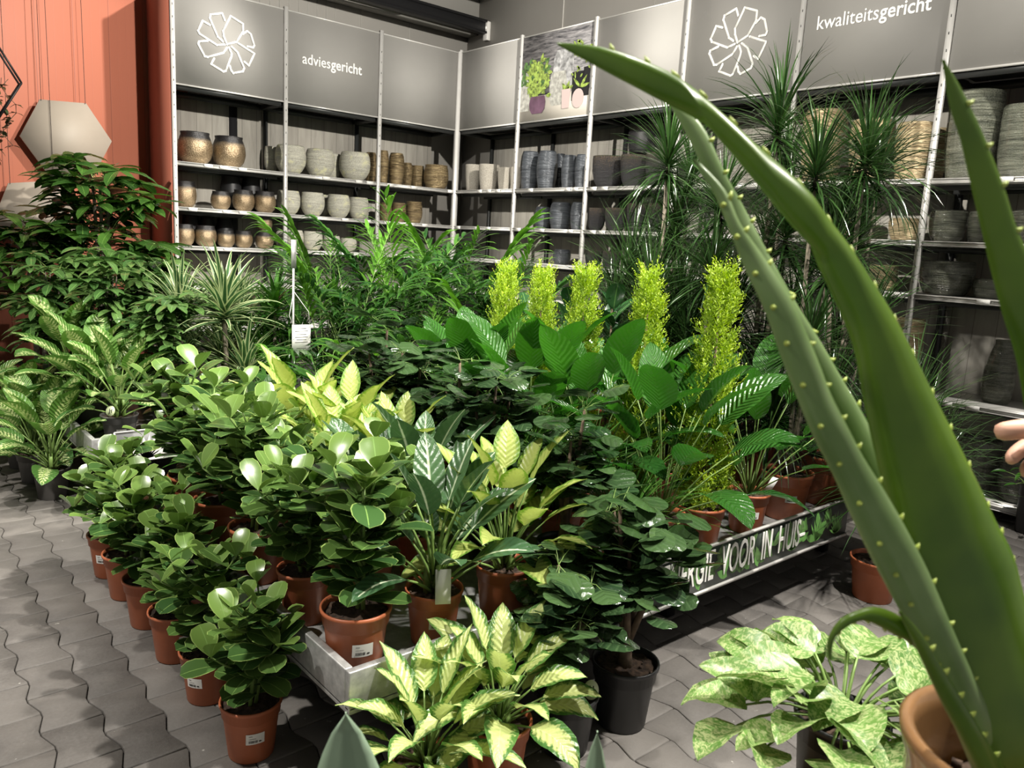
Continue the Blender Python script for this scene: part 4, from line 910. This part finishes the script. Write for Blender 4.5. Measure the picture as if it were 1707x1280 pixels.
# species: (object name, look, category, group, pot radius, pot height, pot material, builder)
SPEC = {
 'cl': ('potted_clusia', 'round-leaved clusia', 'potted plant', 'round-leaved clusias', .088, .17, 'terracotta_plastic', lambda R, h: P_clusia(R, h, .36), 4),
 'cs': ('potted_clusia', 'small round-leaved clusia', 'potted plant', 'round-leaved clusias', .088, .17, 'terracotta_plastic', lambda R, h: P_clusia(R, h, .34), 3),
 'ca': ('potted_dieffenbachia', 'cream-centred dieffenbachia', 'potted plant', 'cream-centred dieffenbachias', .09, .19, 'terracotta_plastic', lambda R, h: P_basal(R, h, .32, 30, .185, .085, 'camilla_leaf', pet=.48, droop=1.5, lo=.35, wave=.035, cane=.03), 3),
 'br': ('potted_dieffenbachia', 'yellow-leaved dieffenbachia', 'potted plant', 'yellow-leaved dieffenbachias', .085, .17, 'terracotta_plastic', lambda R, h: P_basal(R, h, .4, 28, .19, .085, 'bright_leaf', pet=.6, droop=1.1, lo=.4, wave=.03, cane=.05), 3),
 'tr': ('potted_dieffenbachia', 'speckled dieffenbachia', 'potted plant', 'speckled dieffenbachias', .1, .18, 'grey_plastic', lambda R, h: P_basal(R, h, .48, 22, .25, .14, 'tropic_leaf', a=.55, b=.75, pet=.5, droop=1.2, lo=.3, wave=.02, cane=.1, sr=.006), 3),
 'wm': ('potted_dieffenbachia', 'dark dieffenbachia with white midribs', 'potted plant', 'white-ribbed dieffenbachias', .088, .17, 'terracotta_plastic', lambda R, h: P_basal(R, h, .4, 20, .23, .1, 'midrib_leaf', a=.6, b=.75, pet=.55, droop=.7, lo=.45, cane=.09, sr=.006), 3),
 'rd': ('potted_polyscias', 'dark round-leaved aralia', 'potted plant', 'dark round-leaved aralias', .1, .2, 'black_plastic', lambda R, h: P_round(R, h, .56, .58), 4),
 'rs': ('potted_polyscias', 'dark round-leaved aralia', 'potted plant', 'dark round-leaved aralias', .1, .2, 'black_plastic', lambda R, h: P_round(R, h, .5, .5), 3),
 'sp': ('potted_spathiphyllum', 'peace lily', 'potted plant', 'broad-leaved peace lilies', .1, .19, 'terracotta_plastic', lambda R, h: P_basal(R, h, .8, 24, .3, .15, 'spath_leaf', a=.55, b=.8, pet=.62, droop=1.1, lo=.45, wave=.015, fold=.2, sr=.004), 4),
 'cy': ('potted_cypress', 'lemon cypress', 'potted plant', 'lime green lemon cypresses', .1, .18, 'terracotta_plastic', lambda R, h: P_cypress(R, h, .93, .132), 3),
 'gr': ('potted_grass', 'tufted green grass plant', 'potted plant', 'tufted grass plants', .075, .15, 'terracotta_plastic', lambda R, h: P_grass(R, h, 170, .42, .009, 'grass_leaf'), 2),
 'ma': ('potted_dracaena', 'narrow-leaved dracaena', 'potted plant', 'tall narrow-leaved dracaenas', .12, .22, 'terracotta_plastic', lambda R, h: P_straps(R, h, [(.0, .03, R.uniform(1.25, 1.4)), (.09, -.06, R.uniform(.85, 1.0)), (-.09, -.04, R.uniform(.5, .65)), (.02, .1, R.uniform(.25, .35))], 170, .38, .013, 'marginata_leaf'), 4),
 'ms': ('potted_dracaena', 'low bushy dracaena', 'potted plant', 'tall narrow-leaved dracaenas', .115, .19, 'terracotta_plastic', lambda R, h: P_straps(R, h, [(.02, .0, .5), (.07, -.04, .66), (-.04, .03, .38)], 130, .42, .011, 'marginata_leaf', lo=-.3, droop=.6), 2),
 'st': ('potted_dracaena', 'white-striped dracaena', 'potted plant', 'white-striped dracaenas', .1, .2, 'black_plastic', lambda R, h: P_straps(R, h, [(.0, .02, R.uniform(.42, .5)), (.06, -.06, R.uniform(.1, .16))], 62, .34, .04, 'striped_leaf', lo=.0, hi=1.5, droop=.8, fold=.35, b=.6, tr=.014, nv=7), 3),
 'co': ('potted_dracaena', 'glossy green bushy dracaena', 'potted plant', 'glossy green dracaenas', .1, .2, 'black_plastic', lambda R, h: P_straps(R, h, [(.02, .0, .5), (.07, .05, .36), (-.06, .03, .22), (.0, -.07, .1)], 34, .2, .034, 'compact_leaf', lo=.1, hi=1.45, droop=.7, fold=.3, b=.7, tr=.01, nv=6), 3),
 'pa': ('potted_palm', 'feathery palm', 'potted plant', 'feathery palms', .11, .21, 'black_plastic', lambda R, h: P_palm(R, h, 1.22, 16, .28), 4),
 'ps': ('potted_palm', 'small feathery palm', 'potted plant', 'feathery palms', .1, .2, 'black_plastic', lambda R, h: P_palm(R, h, .95, 15, .25), 3),
 'sc': ('potted_schefflera', 'umbrella plant', 'potted plant', 'bushy umbrella plants', .1, .2, 'black_plastic', lambda R, h: P_palmate(R, h, .68, 48, .15, .05, 'schefflera_leaf', trunk=.25, pet=.13, nleaf=7, tr=.007), 4),
 'pc': ('potted_money_tree', 'tall leafy money tree', 'potted tree', 'tall money trees', .14, .26, 'black_plastic', lambda R, h: P_palmate(R, h, 1.55, 72, .24, .085, 'pachira_leaf', trunk=.45, pet=.3, nleaf=6, tr=.02), 3),
 'rb': ('potted_rubber_plant', 'dark rubber plant', 'potted plant', 'dark rubber plants', .1, .2, 'terracotta_plastic', lambda R, h: P_rubber(R, h, .8), 2),
 'mo': ('potted_monstera', 'broad-leaved plant', 'potted plant', 'broad-leaved green plants', .11, .2, 'black_plastic', lambda R, h: P_pothos(R, h, 16, .25, .19, .15, 'spath_leaf', .4), 2),
}
PROTO = {}
def proto(sp, var):
    if (sp, var) in PROTO: return PROTO[(sp, var)]
    nm, look, cat, grp, r, h, pm, fn, nvar = SPEC[sp]; R = rp(hash_(sp) * 31 + var * 7 + 1)
    parts = [('pot', nursery_pot(r, h).mesh('pot', pm)), ('soil', soil_disc(r, h, R).mesh('soil', 'soil', False))]
    for pn, mb, mt in fn(R, h * .91): parts.append((pn, mb.mesh(pn, mt)))
    PROTO[(sp, var)] = parts; return parts
def hash_(s_): return sum(ord(c) * (i + 3) for i, c in enumerate(s_))
def place(sp, var, x, y, z, rot, sc, tail, lab=0):
    nm, look, cat, grp, r, h, pm, fn, nvar = SPEC[sp]
    root = thing(nm, (look + ' ' + tail), cat, (x, y, z), rot, grp); root.scale = (sc, sc, sc)
    for pn, me in proto(sp, var % nvar):
        o = bpy.data.objects.new(pn, me); COL.objects.link(o); o.parent = root
    if lab: label_on_pot(r, h, root, atan2(-y, -x) + (lab if lab != 1 else .1) - rot)
    return root
T = .3055
PLANTS = [
 # clusias on the floor along the table's left edge, then on the table
 ('cs', 0, .825, 2.02, 0, .4, 1.0, 'in terracotta pot on the paving, nearest the bare table corner', .15),
 ('cs', 1, .825, 2.37, 0, 2.1, 1.0, 'on the paving, second pot along the left edge of the front table', -.6),
 ('cs', 2, .825, 2.68, 0, 4.0, 1.05, 'on the paving, third pot along the left edge of the front table', .45),
 ('cs', 0, .825, 2.98, 0, 5.2, 1.1, 'on the paving, fourth pot along the left edge of the front table', 0),
 ('cs', 1, .825, 3.27, 0, .9, 1.1, 'on the paving, fifth pot along the left edge of the front table', 1),
 ('cs', 2, .825, 3.52, 0, 3.1, 1.1, 'on the paving, last pot along the left edge of the front table', -.5),
 ('cl', 0, 1.03, 1.79, T, 1.2, 1.12, 'with bare lower stem on the very corner of the front table', .25),
 ('cl', 1, 1.05, 2.14, T, 2.9, 1.0, 'just behind the one on the table corner', 0),
 ('cl', 2, 1.29, 2.16, T, 4.4, 1.0, 'beside the white-ribbed dieffenbachia at the table front', 0),
 ('cl', 3, 1.05, 2.50, T, .3, 1.15, 'halfway along the table\'s left rim', 0),
 ('cl', 0, 1.27, 2.50, T, 5.5, .88, 'in the second column of the table, halfway back', 0),
 ('cl', 1, 1.05, 2.84, T, 3.7, 1.15, 'near the far end of the table\'s left rim', 0),
 ('cl', 2, 1.06, 3.16, T, 1.9, 1.2, 'at the far left corner of the front table', 0),
 ('cl', 3, 1.27, 2.95, T, 2.2, .92, 'between the far clusias and the yellow-leaved dieffenbachias', 0),
 # white-ribbed dieffenbachias
 ('wm', 0, 1.30, 1.80, T, .5, 1.0, 'beside the corner clusia on the front table', .2),
 ('wm', 1, 1.53, 2.22, T, 2.5, 1.0, 'behind the large cream dieffenbachia', 0),
 ('wm', 2, 1.33, 3.26, T, 4.1, .95, 'at the far left of the front table behind the clusias', 0),
 ('wm', 0, 1.36, 2.32, T, 3.3, .95, 'rising among the clusias in the middle of the mass', 0),
 # dieffenbachias
 ('ca', 0, 1.07, 1.49, 0, .2, .98, 'in terracotta pot on the paving, left of the pair at the table front', .1),
 ('ca', 1, 1.31, 1.49, 0, 1.5, 1.08, 'in terracotta pot on the paving beside the black pots', .0),
 ('br', 0, 1.57, 1.80, T, .9, 1.08, 'standing tall above the black pots on the table front', 0),
 ('br', 1, 1.60, 2.50, T, 2.8, 1.08, 'in front half of the yellow clump', 0),
 ('br', 2, 1.56, 2.82, T, 4.9, 1.15, 'in the middle of the yellow clump', 0),
 ('br', 0, 1.52, 3.14, T, 3.5, 1.2, 'at the back left of the yellow clump', 0),
 ('br', 2, 1.44, 2.68, T, 1.2, 1.1, 'at the left front of the yellow clump', 0),
 # dark aralias
 ('rs', 0, 1.585, 1.49, 0, .3, .95, 'in black pot with oval care tag on the paving', -.2),
 ('rd', 0, 1.83, 1.48, 0, 1.4, 1.08, 'with forked bare trunk in black pot before the banner', 0),
 ('rd', 1, 1.86, 1.82, T, 2.6, .95, 'on the table front behind the banner start', 0),
 ('rd', 2, 1.83, 2.2, T, 4.0, .95, 'second back from the banner', 0),
 ('rd', 3, 1.92, 2.52, T, 5.2, 1.0, 'in the middle of the dark mass', 0),
 ('rd', 0, 1.90, 2.86, T, .8, 1.05, 'beside the yellow clump', 0),
 ('rd', 1, 1.95, 3.2, T, 2.0, 1.1, 'at the far end of the dark mass', 0),
 ('rd', 2, 1.66, 3.3, T, 1.0, 1.0, 'behind the yellow clump', 0) if False else None,
 # grass
 ('gr', 0, 2.14, 1.80, T, .5, 1.1, 'beside the peace lily near the start of the banner', 0),
 ('gr', 1, 2.14, 2.12, T, 2.0, 1.2, 'between the dark aralias and the peace lilies', 0),
 ('gr', 0, 2.16, 2.46, T, 4.0, 1.3, 'in front of the big upright peace lily leaf', 0),
 ('gr', 1, 2.17, 2.85, T, 1.0, 1.3, 'behind the dark aralias, farthest of its kind', 0),
 # peace lilies
 ('sp', 0, 2.40, 1.83, T, .3, 1.0, 'in the terracotta pot nearest the word ENERGIE', 0),
 ('sp', 1, 2.36, 2.2, T, 2.0, 1.05, 'left of the second lemon cypress', 0),
 ('sp', 2, 2.37, 2.58, T, 3.8, 1.05, 'left of the third lemon cypress', 0),
 ('sp', 3, 2.36, 2.98, T, 5.0, 1.05, 'left of the farthest lemon cypress', 0),
 ('sp', 1, 3.00, 1.82, T, 4.3, .95, 'in terracotta pot between tallest lemon cypress and the dracaena pots', .4),
 ('sp', 2, 2.95, 2.25, T, 1.0, .95, 'behind the tallest lemon cypress', 0),
 # lemon cypresses
 ('cy', 0, 2.63, 1.81, T, .3, 1.06, 'tallest and nearest of the five, in terracotta pot behind the banner', 0),
 ('cy', 1, 2.63, 2.17, T, 2.0, 1.03, 'second of the five back from the banner', 0),
 ('cy', 2, 2.62, 2.54, T, 3.5, 1.02, 'third of the five back from the banner', 0),
 ('cy', 0, 2.62, 2.83, T, 5.0, 1.0, 'fourth of the five back from the banner', 0),
 ('cy', 1, 2.62, 3.10, T, .7, 1.0, 'last of the five, beside the palms', 0),
 # dracaenas at the right
 ('ma', 0, 3.33, 1.83, T, .4, 1.0, 'with bare grey canes in terracotta pot behind the end of the banner', .3),
 ('ma', 1, 3.72, 1.84, T, 2.0, 1.12, 'with tall crown below the kwaliteitsgericht header', 0),
 ('ma', 2, 4.02, 1.95, T, 3.9, 1.1, 'at the outer corner of the front table', 0),
 ('ma', 3, 3.60, 2.25, T, 5.1, 1.2, 'highest crown, below the second flower emblem', 0),
 ('ma', 0, 3.98, 2.4, T, 1.7, 1.05, 'behind the corner one on the front table', 0),
 ('ma', 1, 3.30, 2.35, T, 4.4, .95, 'between the peace lilies and the tall crowns', 0),
 ('ma', 2, 3.45, 2.75, T, .9, 1.12, 'left end of the dracaena stand, before the charcoal pots', 0),
 ('ma', 3, 3.85, 2.95, T, 2.4, 1.05, 'in the rear of the dracaena stand', 0),
 ('ms', 0, 3.50, 1.44, 0, .4, 1.0, 'in terracotta pot on the paving at the end of the banner', 0),
 ('ms', 1, 3.83, 1.42, 0, 2.4, .95, 'in the second terracotta pot past the end of the banner', 0),
 ('ms', 0, 3.22, 2.62, T, 1.4, 1.15, 'low among the canes behind the second cypress', 0),
 ('ms', 1, 3.56, 2.62, T, 3.4, 1.1, 'low among the canes in the middle of the dracaena stand', 0),
 ('ms', 0, 3.95, 2.75, T, 5.0, 1.1, 'low among the canes before the green glazed pots', 0),
 ('ms', 1, 3.6, 3.2, T, .6, 1.25, 'at the rear of the front table before the charcoal pots', 0),
 # rubber plants
 ('rb', 0, 2.98, 2.68, T, .4, 1.0, 'between third and fourth lemon cypress', 0),
 ('rb', 1, 3.05, 3.05, T, 2.4, .98, 'farther back beside the cypresses', 0),
 ('rb', 0, 2.95, 3.3, T, 4.0, .9, 'at the back edge of the front table', 0),
 # palms
 ('pa', 0, 2.55, 4.55, T, .3, 1.02, 'left end of the tall palm group, in front of the whitish pots', 0),
 ('pa', 1, 3.0, 4.7, T, 1.6, 1.06, 'in front of the corner post', 0),
 ('pa', 2, 3.45, 4.6, T, 3.0, 1.1, 'below the printed poster', 0),
 ('pa', 3, 3.85, 4.55, T, 4.4, 1.0, 'at the right end of the tall palm group', 0),
 ('pa', 0, 3.3, 5.3, T, 5.3, 1.0, 'behind the tall palm group near the corner', 0),
 ('pa', 1, 2.8, 5.35, T, .9, .96, 'in the rear row before the antique gold pots', 0),
 ('pa', 2, 3.8, 5.2, T, 2.2, 1.0, 'in the rear row before the cream cup pots', 0),
 ('ps', 0, 2.33, 4.5, T, 1.2, 1.0, 'right of the hanging care card', 0),
 ('ps', 1, 2.3, 3.78, 0, 3.3, 1.0, 'on the floor between the two tables, behind the dark aralias', 0),
 ('ps', 2, 2.75, 3.8, 0, 5.0, 1.12, 'on the floor between the two tables, behind the farthest cypress', 0),
 ('ps', 0, 3.2, 3.85, 0, .6, 1.15, 'on the floor between the two tables, behind the rubber plants', 0),
 ('ps', 1, 1.95, 3.82, 0, 2.7, .95, 'on the floor between the two tables, below the care card', 0),
 ('pa', 3, 3.7, 3.85, 0, 1.1, 1.05, 'on the floor between the tables, before the blue-grey vases', 0),
 # striped and glossy dracaenas
 ('st', 0, 1.70, 4.48, T, .5, 1.12, 'front plant of the striped group with two rosettes', 0),
 ('st', 1, 1.62, 5.0, T, 2.2, 1.1, 'before the lowest bronze pots', 0),
 ('st', 2, 1.95, 5.0, T, 4.0, 1.05, 'behind the care card stake', 0),
 ('st', 1, 2.05, 5.5, T, 5.2, 1.0, 'at the back of the striped group', 0),
 ('co', 0, 2.02, 4.58, T, .7, 1.12, 'directly behind the hanging care card', 0),
 ('co', 1, 2.25, 5.0, T, 2.5, 1.1, 'between the care card and the palms', 0),
 ('co', 2, 2.65, 5.0, T, 4.2, 1.1, 'among the palms, left half', 0),
 ('co', 0, 1.55, 3.85, 0, 3.9, .85, 'on the floor in the gap behind the yellow clump', 0),
 ('co', 1, 1.3, 3.75, 0, 1.9, .8, 'on the floor in the gap behind the far clusias', 0),
 # umbrella plants
 ('sc', 0, 1.40, 4.60, T, .4, .95, 'on the rear table beside the speckled dieffenbachias', 0),
 ('sc', 1, 1.25, 5.2, T, 2.1, 1.1, 'left of the striped dracaenas', 0),
 ('sc', 2, 1.55, 5.45, T, 3.9, 1.12, 'below the corner of the red wall', 0),
 ('sc', 3, 1.0, 5.65, T, 5.3, 1.1, 'below the money trees on the rear table', 0),
 ('sc', 0, 1.30, 5.85, T, 1.2, 1.15, 'at the back edge of the rear table', 0),
 # speckled dieffenbachias
 ('tr', 0, .82, 4.72, 0, .3, .95, 'in grey pot on the paving before the fern sign', 0),
 ('tr', 1, 1.12, 4.52, T, 1.7, .95, 'in grey pot with round tag right above the fern sign', 1),
 ('tr', 2, .80, 5.08, 0, 3.3, .95, 'on the paving, second grey pot back from the fern sign', 0),
 ('tr', 0, .79, 5.42, 0, 4.9, .95, 'on the paving, third grey pot back from the fern sign', 0),
 ('tr', 1, 1.08, 4.92, T, .9, 1.0, 'behind the tagged one on the rear table', 0),
 ('tr', 2, 1.06, 5.3, T, 2.3, 1.1, 'with tall pointed leaf against the red wall', 0),
 ('tr', 0, .66, 6.02, 0, 2.9, .95, 'on the paving at the edge of the picture, low by the grey disc', 0),
 # money trees, back left
 ('pc', 0, 1.55, 6.55, 0, .5, 1.08, 'between the hexagonal panels and the bronze pots', 0),
 ('pc', 1, 1.15, 6.75, 0, 2.0, .85, 'leaning out before the lower hexagonal panels', 0),
 ('pc', 2, 1.98, 6.75, 0, 3.6, .72, 'lower one beside the racking upright', 0),
 ('mo', 0, .62, 6.5, 0, .5, 1.0, 'below the console table with the plum lamps', 0),
 ('mo', 1, .95, 6.3, 0, 2.5, 1.0, 'between the console table and the speckled dieffenbachias', 0),
]
PLANTS = [p for p in PLANTS if p]
ROOTS = {}
for p in PLANTS: ROOTS[p[7]] = place(*p)

# paper tags stuck in individual pots
def oval_tag(root, x, y, z, name='plant_tag', s_=1.0, rz=0.0):
    m = MB(); P = [(.024 * s_ * cos(a), -.001, .03 * s_ * sin(a)) for a in np.arange(20) * pi / 10]
    V = P + [(a, .001, c) for a, b_, c in P]; m.add(V, None, [list(range(20)), list(range(20, 40))[::-1]] + [[i, i + 20, (i + 1) % 20 + 20, (i + 1) % 20] for i in range(20)])
    o = m.build(name, 'tag_paper', root); o.location = (x, y, z); o.rotation_euler = (-.35, 0, rz)
    k = MB().box((-.004, -.002, -.002), (.004, .001, .03)).box((.007, -.002, 0), (.003, .001, .024)).box((.003, -.002, .002), (.009, .001, .003)); k.build('tag_print', 'print_ink', o)
    return o
for key, dx, dy, dz in (('in black pot with oval care tag on the paving', .03, -.07, .225), ('in grey pot with round tag right above the fern sign', -.06, -.06, .215)):
    r = ROOTS[key]; a = -r.rotation_euler.z; oval_tag(r, dx * cos(a) - dy * sin(a), dx * sin(a) + dy * cos(a), dz, rz=a - .6)
r = ROOTS['beside the corner clusia on the front table']; a = -r.rotation_euler.z
o = MB().box((0, 0, 0), (.045, .002, .10)).build('plant_tag', 'paper', r); o.location = (-.03 * cos(a) + .085 * sin(a), -.03 * sin(a) - .085 * cos(a), .21); o.rotation_euler = (-.2, 0, a - .5)
r = ROOTS['in terracotta pot between tallest lemon cypress and the dracaena pots']; a = -r.rotation_euler.z
o = MB().box((0, 0, 0), (.035, .002, .10)).build('plant_tag', 'paper', r); o.location = (.06 * cos(a) + .07 * sin(a), .06 * sin(a) - .07 * cos(a), .22); o.rotation_euler = (.3, .3, a - .5)

# round grey base plate by the left edge
MB().lathe([(.26, 0), (.27, .01), (.27, .03), (.25, .045), (.05, .05), (.03, .06)], 40, close=True).build('base_plate', 'grey_plastic', label='round grey weighted base plate on the paving by the left edge', cat='base').location = (.30, 5.62, 0)

# a young plant in the glazed floor pot at the far right
t = thing('potted_seedling', 'small leafy green plant beside the glazed floor-level pots at the right edge', 'potted plant', (5.2, 1.33, 0), 0)
nursery_pot(.07, .3).build('pot', 'black_plastic', t, smooth=True); soil_disc(.07, .3, rp(4)).build('soil', 'soil', t)
for pn, mb, mt in P_pothos(rp(77), .27, 14, .1, .08, .03, 'compact_leaf', .1): mb.build(pn, mt, t, smooth=True)

# ------------------------------------------------------------------ foreground bench with aloe, pothos, agaves
dirx = Vector((.806, -.592, 0)); ang = atan2(dirx.y, dirx.x)
t = thing('plant_bench', 'wooden bench just below the view carrying the aloe and pothos', 'bench', (.72, .72, 0), ang)
m = MB()
for k in range(5): m.box((.1, -.33 + k * .115, .585), (1.9, .11, .03))
m.build('top_slats', 'bench_wood', t)
for x in (-.75, .95):
    for y in (-.3, .1): MB().box((x, y, .285), (.06, .06, .57)).build('leg', 'bench_wood', t)
MB().box((.1, -.1, .555), (1.7, .08, .03)).build('rail', 'bench_wood', t)
t = thing('crate', 'wooden crate on the bench raising the aloe pot', 'crate', (.745, .155, .6), ang)
for k in range(3):
    z = .05 + k * .1; MB().box((0, -.14, z), (.30, .012, .07)).box((0, .14, z), (.30, .012, .07)).box((-.144, 0, z), (.012, .27, .07)).box((.144, 0, z), (.012, .27, .07)).build('slat_band', 'bench_wood', t)
MB().box((0, 0, .294), (.30, .292, .012)).build('top_board', 'bench_wood', t)
al = thing('aloe', 'large aloe with long spiny arching leaves in brown glazed pot', 'potted plant', (.745, .155, .9005))
m = MB(); r = .10; h = .205; m.lathe([(r * .7, 0), (r * .75, .006), (r * .92, h * .5), (r * .97, h * .85), (r * 1.03, h * .93), (r * 1.05, h * .98), (r * 1.0, h), (r * .93, h * .985), (r * .9, h * .9), (r * .85, h * .55)], 48)
m.build('pot', 'brown_glaze', al, smooth=True); soil_disc(r * .9, h * .72, rp(9)).build('soil', 'soil', al)
TH = {'arching': .34, 'spotted': .4, 'rear': .25, 'outer': .22, 'curled': .45, 'narrow': .5}
for nm, st in ALOE_LEAVES.items():
    A = np.array(st); Lp, Rp = A[:, :3], A[:, 3:]
    # resample smoothly
    n0 = len(A); ts = np.linspace(0, n0 - 1, n0 * 4 - 3)
    def rs(P):
        out = []
        for q in ts:
            i = min(n0 - 2, int(q)); f_ = q - i; p0 = P[max(0, i - 1)]; p1 = P[i]; p2 = P[i + 1]; p3 = P[min(n0 - 1, i + 2)]
            out.append(.5 * ((2 * p1) + (-p0 + p2) * f_ + (2 * p0 - 5 * p1 + 4 * p2 - p3) * f_ ** 2 + (-p0 + 3 * p1 - 3 * p2 + p3) * f_ ** 3))
        return np.array(out)
    Lp, Rp = rs(Lp), rs(Rp); C = (Lp + Rp) / 2; Wv = (Rp - Lp) / 2; W_ = np.linalg.norm(Wv, axis=1)
    Tn = np.gradient(C, axis=0); Tn /= np.linalg.norm(Tn, axis=1)[:, None]
    Wd = Wv / (W_[:, None] + 1e-9); N = np.cross(Tn, Wd); N /= np.linalg.norm(N, axis=1)[:, None] + 1e-9
    if (N[len(N) // 2] @ np.array([.65, .74, -.17])) > 0: N = -N      # N points towards the room's front
    m = MB(); seg = 20; V = []; U = []; th = TH[nm]
    for i in range(len(C)):
        wi = max(W_[i], .0012); ti = min(wi * th * 1.6, .016)
        for j in range(seg):
            a = j * 2 * pi / seg; ca, sa = cos(a), sin(a)
            k = math.copysign(abs(ca) ** .9, ca); d = sa * ti * (1.0 if sa > 0 else .75)
            V.append(C[i] + Wd[i] * wi * k + N[i] * d); U.append((j / seg, i / len(C)))
    n = len(C); q = [[i * seg + j, i * seg + (j + 1) % seg, (i + 1) * seg + (j + 1) % seg, (i + 1) * seg + j] for i in range(n - 1) for j in range(seg)]
    m.add(np.array(V) - np.array([.745, .155, .9005]), q, [list(range(seg)), list(range((n - 1) * seg, n * seg))], U)
    lf = m.build('leaf', 'aloe_flesh_grey' if nm in ('spotted', 'rear') else 'aloe_flesh_backlit', al, smooth=True)
    sp = MB(); R = rp(len(st)); acc = 0; last = 0; side_ = 0
    for i in range(3, n - 4):
        acc += np.linalg.norm(C[i] - C[i - 1])
        if acc - last > (.012 if nm == 'curled' else .022 + .25 * W_[i] * .6):
            last = acc
            sides = (1,) if nm in ('rear', 'outer') else (1,)
            for sg in sides:
                e = C[i] + Wd[i] * W_[i] * sg * .985; s_ = .0026 if nm == 'curled' else .0038
                sp.tube(np.array([e - Wd[i] * sg * .002, e + Wd[i] * sg * s_ * .5 - Tn[i] * s_ * .15, e + Wd[i] * sg * s_ * 1.1 - Tn[i] * s_ * .5]) - np.array([.745, .155, .9005]), [s_ * .7, s_ * .4, s_ * .08], 8)
            if nm == 'spotted':    # pale knobs along the ridge of the face
                k = -.55; e = C[i] + Wd[i] * W_[i] * k + N[i] * min(W_[i] * th * 1.6, .016) * .85
                sp.tube(np.array([e, e + N[i] * .0022]) - np.array([.745, .155, .9005]), [.0022, .0008], 8)
    sp.build('spines', 'aloe_spine', lf, smooth=True)

R = rp(31)
for (x, y, z, sc, var, tail) in ((1.205, .515, .6, 1.0, 0, 'spilling over the bench beside the aloe pot'), (1.42, .30, .6, .9, 1, 'partly behind the aloe leaves at the bench end')):
    t = thing('potted_pothos', 'cream-marbled pothos ' + tail, 'potted plant', (x, y, z), R.uniform(0, 6), 'marbled pothos plants')
    nursery_pot(.075, .17).build('pot', 'black_plastic', t, smooth=True); soil_disc(.075, .17, R).build('soil', 'soil', t)
    for pn, mb, mt in P_pothos(R, .155, 64 if var == 0 else 30, .07, .11, .085, 'pothos_leaf', .10): mb.build(pn, mt, t, smooth=True)
for (x, y, lx, ly, lz, H2, tail) in ((.362, .618, .384, .632, 1.035, 1, 'grey-green agave with broad pointed leaf tip rising at the picture bottom'), (.60, .50, .609, .492, .985, 0, 'grey-green agave with single narrow tip showing before the paving')):
    t = thing('potted_agave', tail, 'potted plant', (x, y, .6), 0, None)
    nursery_pot(.06, .11).build('pot', 'terracotta_plastic', t, smooth=True); soil_disc(.06, .11, R).build('soil', 'soil', t)
    f = MB(); Ht = lz - .7
    leaf(f, (0, 0, .1), 2.4, 1.52, Ht, .105 if H2 else .045, .6, .8, -.02, .28, 14, 6, 1.6 if H2 else 1.4)
    for k in range(9): leaf(f, (0, 0, .1), k * GA, 1.15 - .08 * k, .17, .06, .5, .62, .1, .3, 8, 4)
    o = f.build('foliage', 'agave_leaf', t, smooth=True); s_ = o.modifiers.new('thick', 'SOLIDIFY'); s_.thickness = .004

# ------------------------------------------------------------------ a hand reaching in from the right edge
def hand():
    t = thing('person', 'fingertips of a person reaching in at the right edge, out of focus', 'person', (1.046, .325, 1.308))
    X = Vector(RV); Y = Vector(UV_); Z = Vector(FV)
    me = bpy.data.meshes.new('hand'); vs, es, rs = [], [], []
    def P(a, b, c): return tuple(X * a + Y * b + Z * c)
    def chain(pts, par):
        for p, r in pts:
            vs.append(P(*p)); rs.append(r); i = len(vs) - 1
            if par is not None: es.append((par, i))
            par = i
        return par
    root = chain([((.40, -.06, .02), .034)], None)
    w_ = chain([((.22, -.035, .01), .028), ((.17, -.028, .01), .026)], root)
    palm = chain([((.135, -.02, .01), .03)], w_)
    for pts in ([((.10, .0, .0), .0135), ((.055, .004, -.004), .014), ((.03, .002, -.004), .0135), ((.008, -.002, 0), .013)],
                [((.10, -.012, .022), .0135), ((.065, -.018, .022), .011), ((.045, -.03, .018), .0095), ((.035, -.04, .012), .008)],
                [((.105, -.03, .03), .013), ((.075, -.042, .03), .0105), ((.06, -.052, .02), .009), ((.065, -.056, .008), .008)],
                [((.115, -.046, .03), .012), ((.09, -.056, .03), .0095), ((.08, -.062, .02), .008), ((.085, -.064, .012), .0075)],
                [((.125, -.005, -.015), .015), ((.09, -.018, -.03), .012), ((.06, -.022, -.03), .0105), ((.04, -.02, -.024), .0095)]):
        chain(pts, palm)
    me.from_pydata(vs, es, []); o = bpy.data.objects.new('hand', me); COL.objects.link(o); o.parent = t
    sk = o.modifiers.new('skin', 'SKIN')
    for i, r in enumerate(rs): me.skin_vertices[0].data[i].radius = (r, r)
    me.skin_vertices[0].data[0].use_root = True
    o.modifiers.new('sub', 'SUBSURF').render_levels = 2; me.materials.append(M['skin'])
    dg = bpy.context.evaluated_depsgraph_get(); m2 = bpy.data.meshes.new_from_object(o.evaluated_get(dg)); o.modifiers.clear(); o.data = m2
    m2.polygons.foreach_set('use_smooth', np.ones(len(m2.polygons), bool))
    if not m2.materials: m2.materials.append(M['skin'])
    c = MB().tube([P(.20, -.03, .01), P(.32, -.05, .015), P(.45, -.07, .02)], [.036, .042, .05], 20); c.build('sleeve', 'shirt_dark', t, smooth=True)
hand()
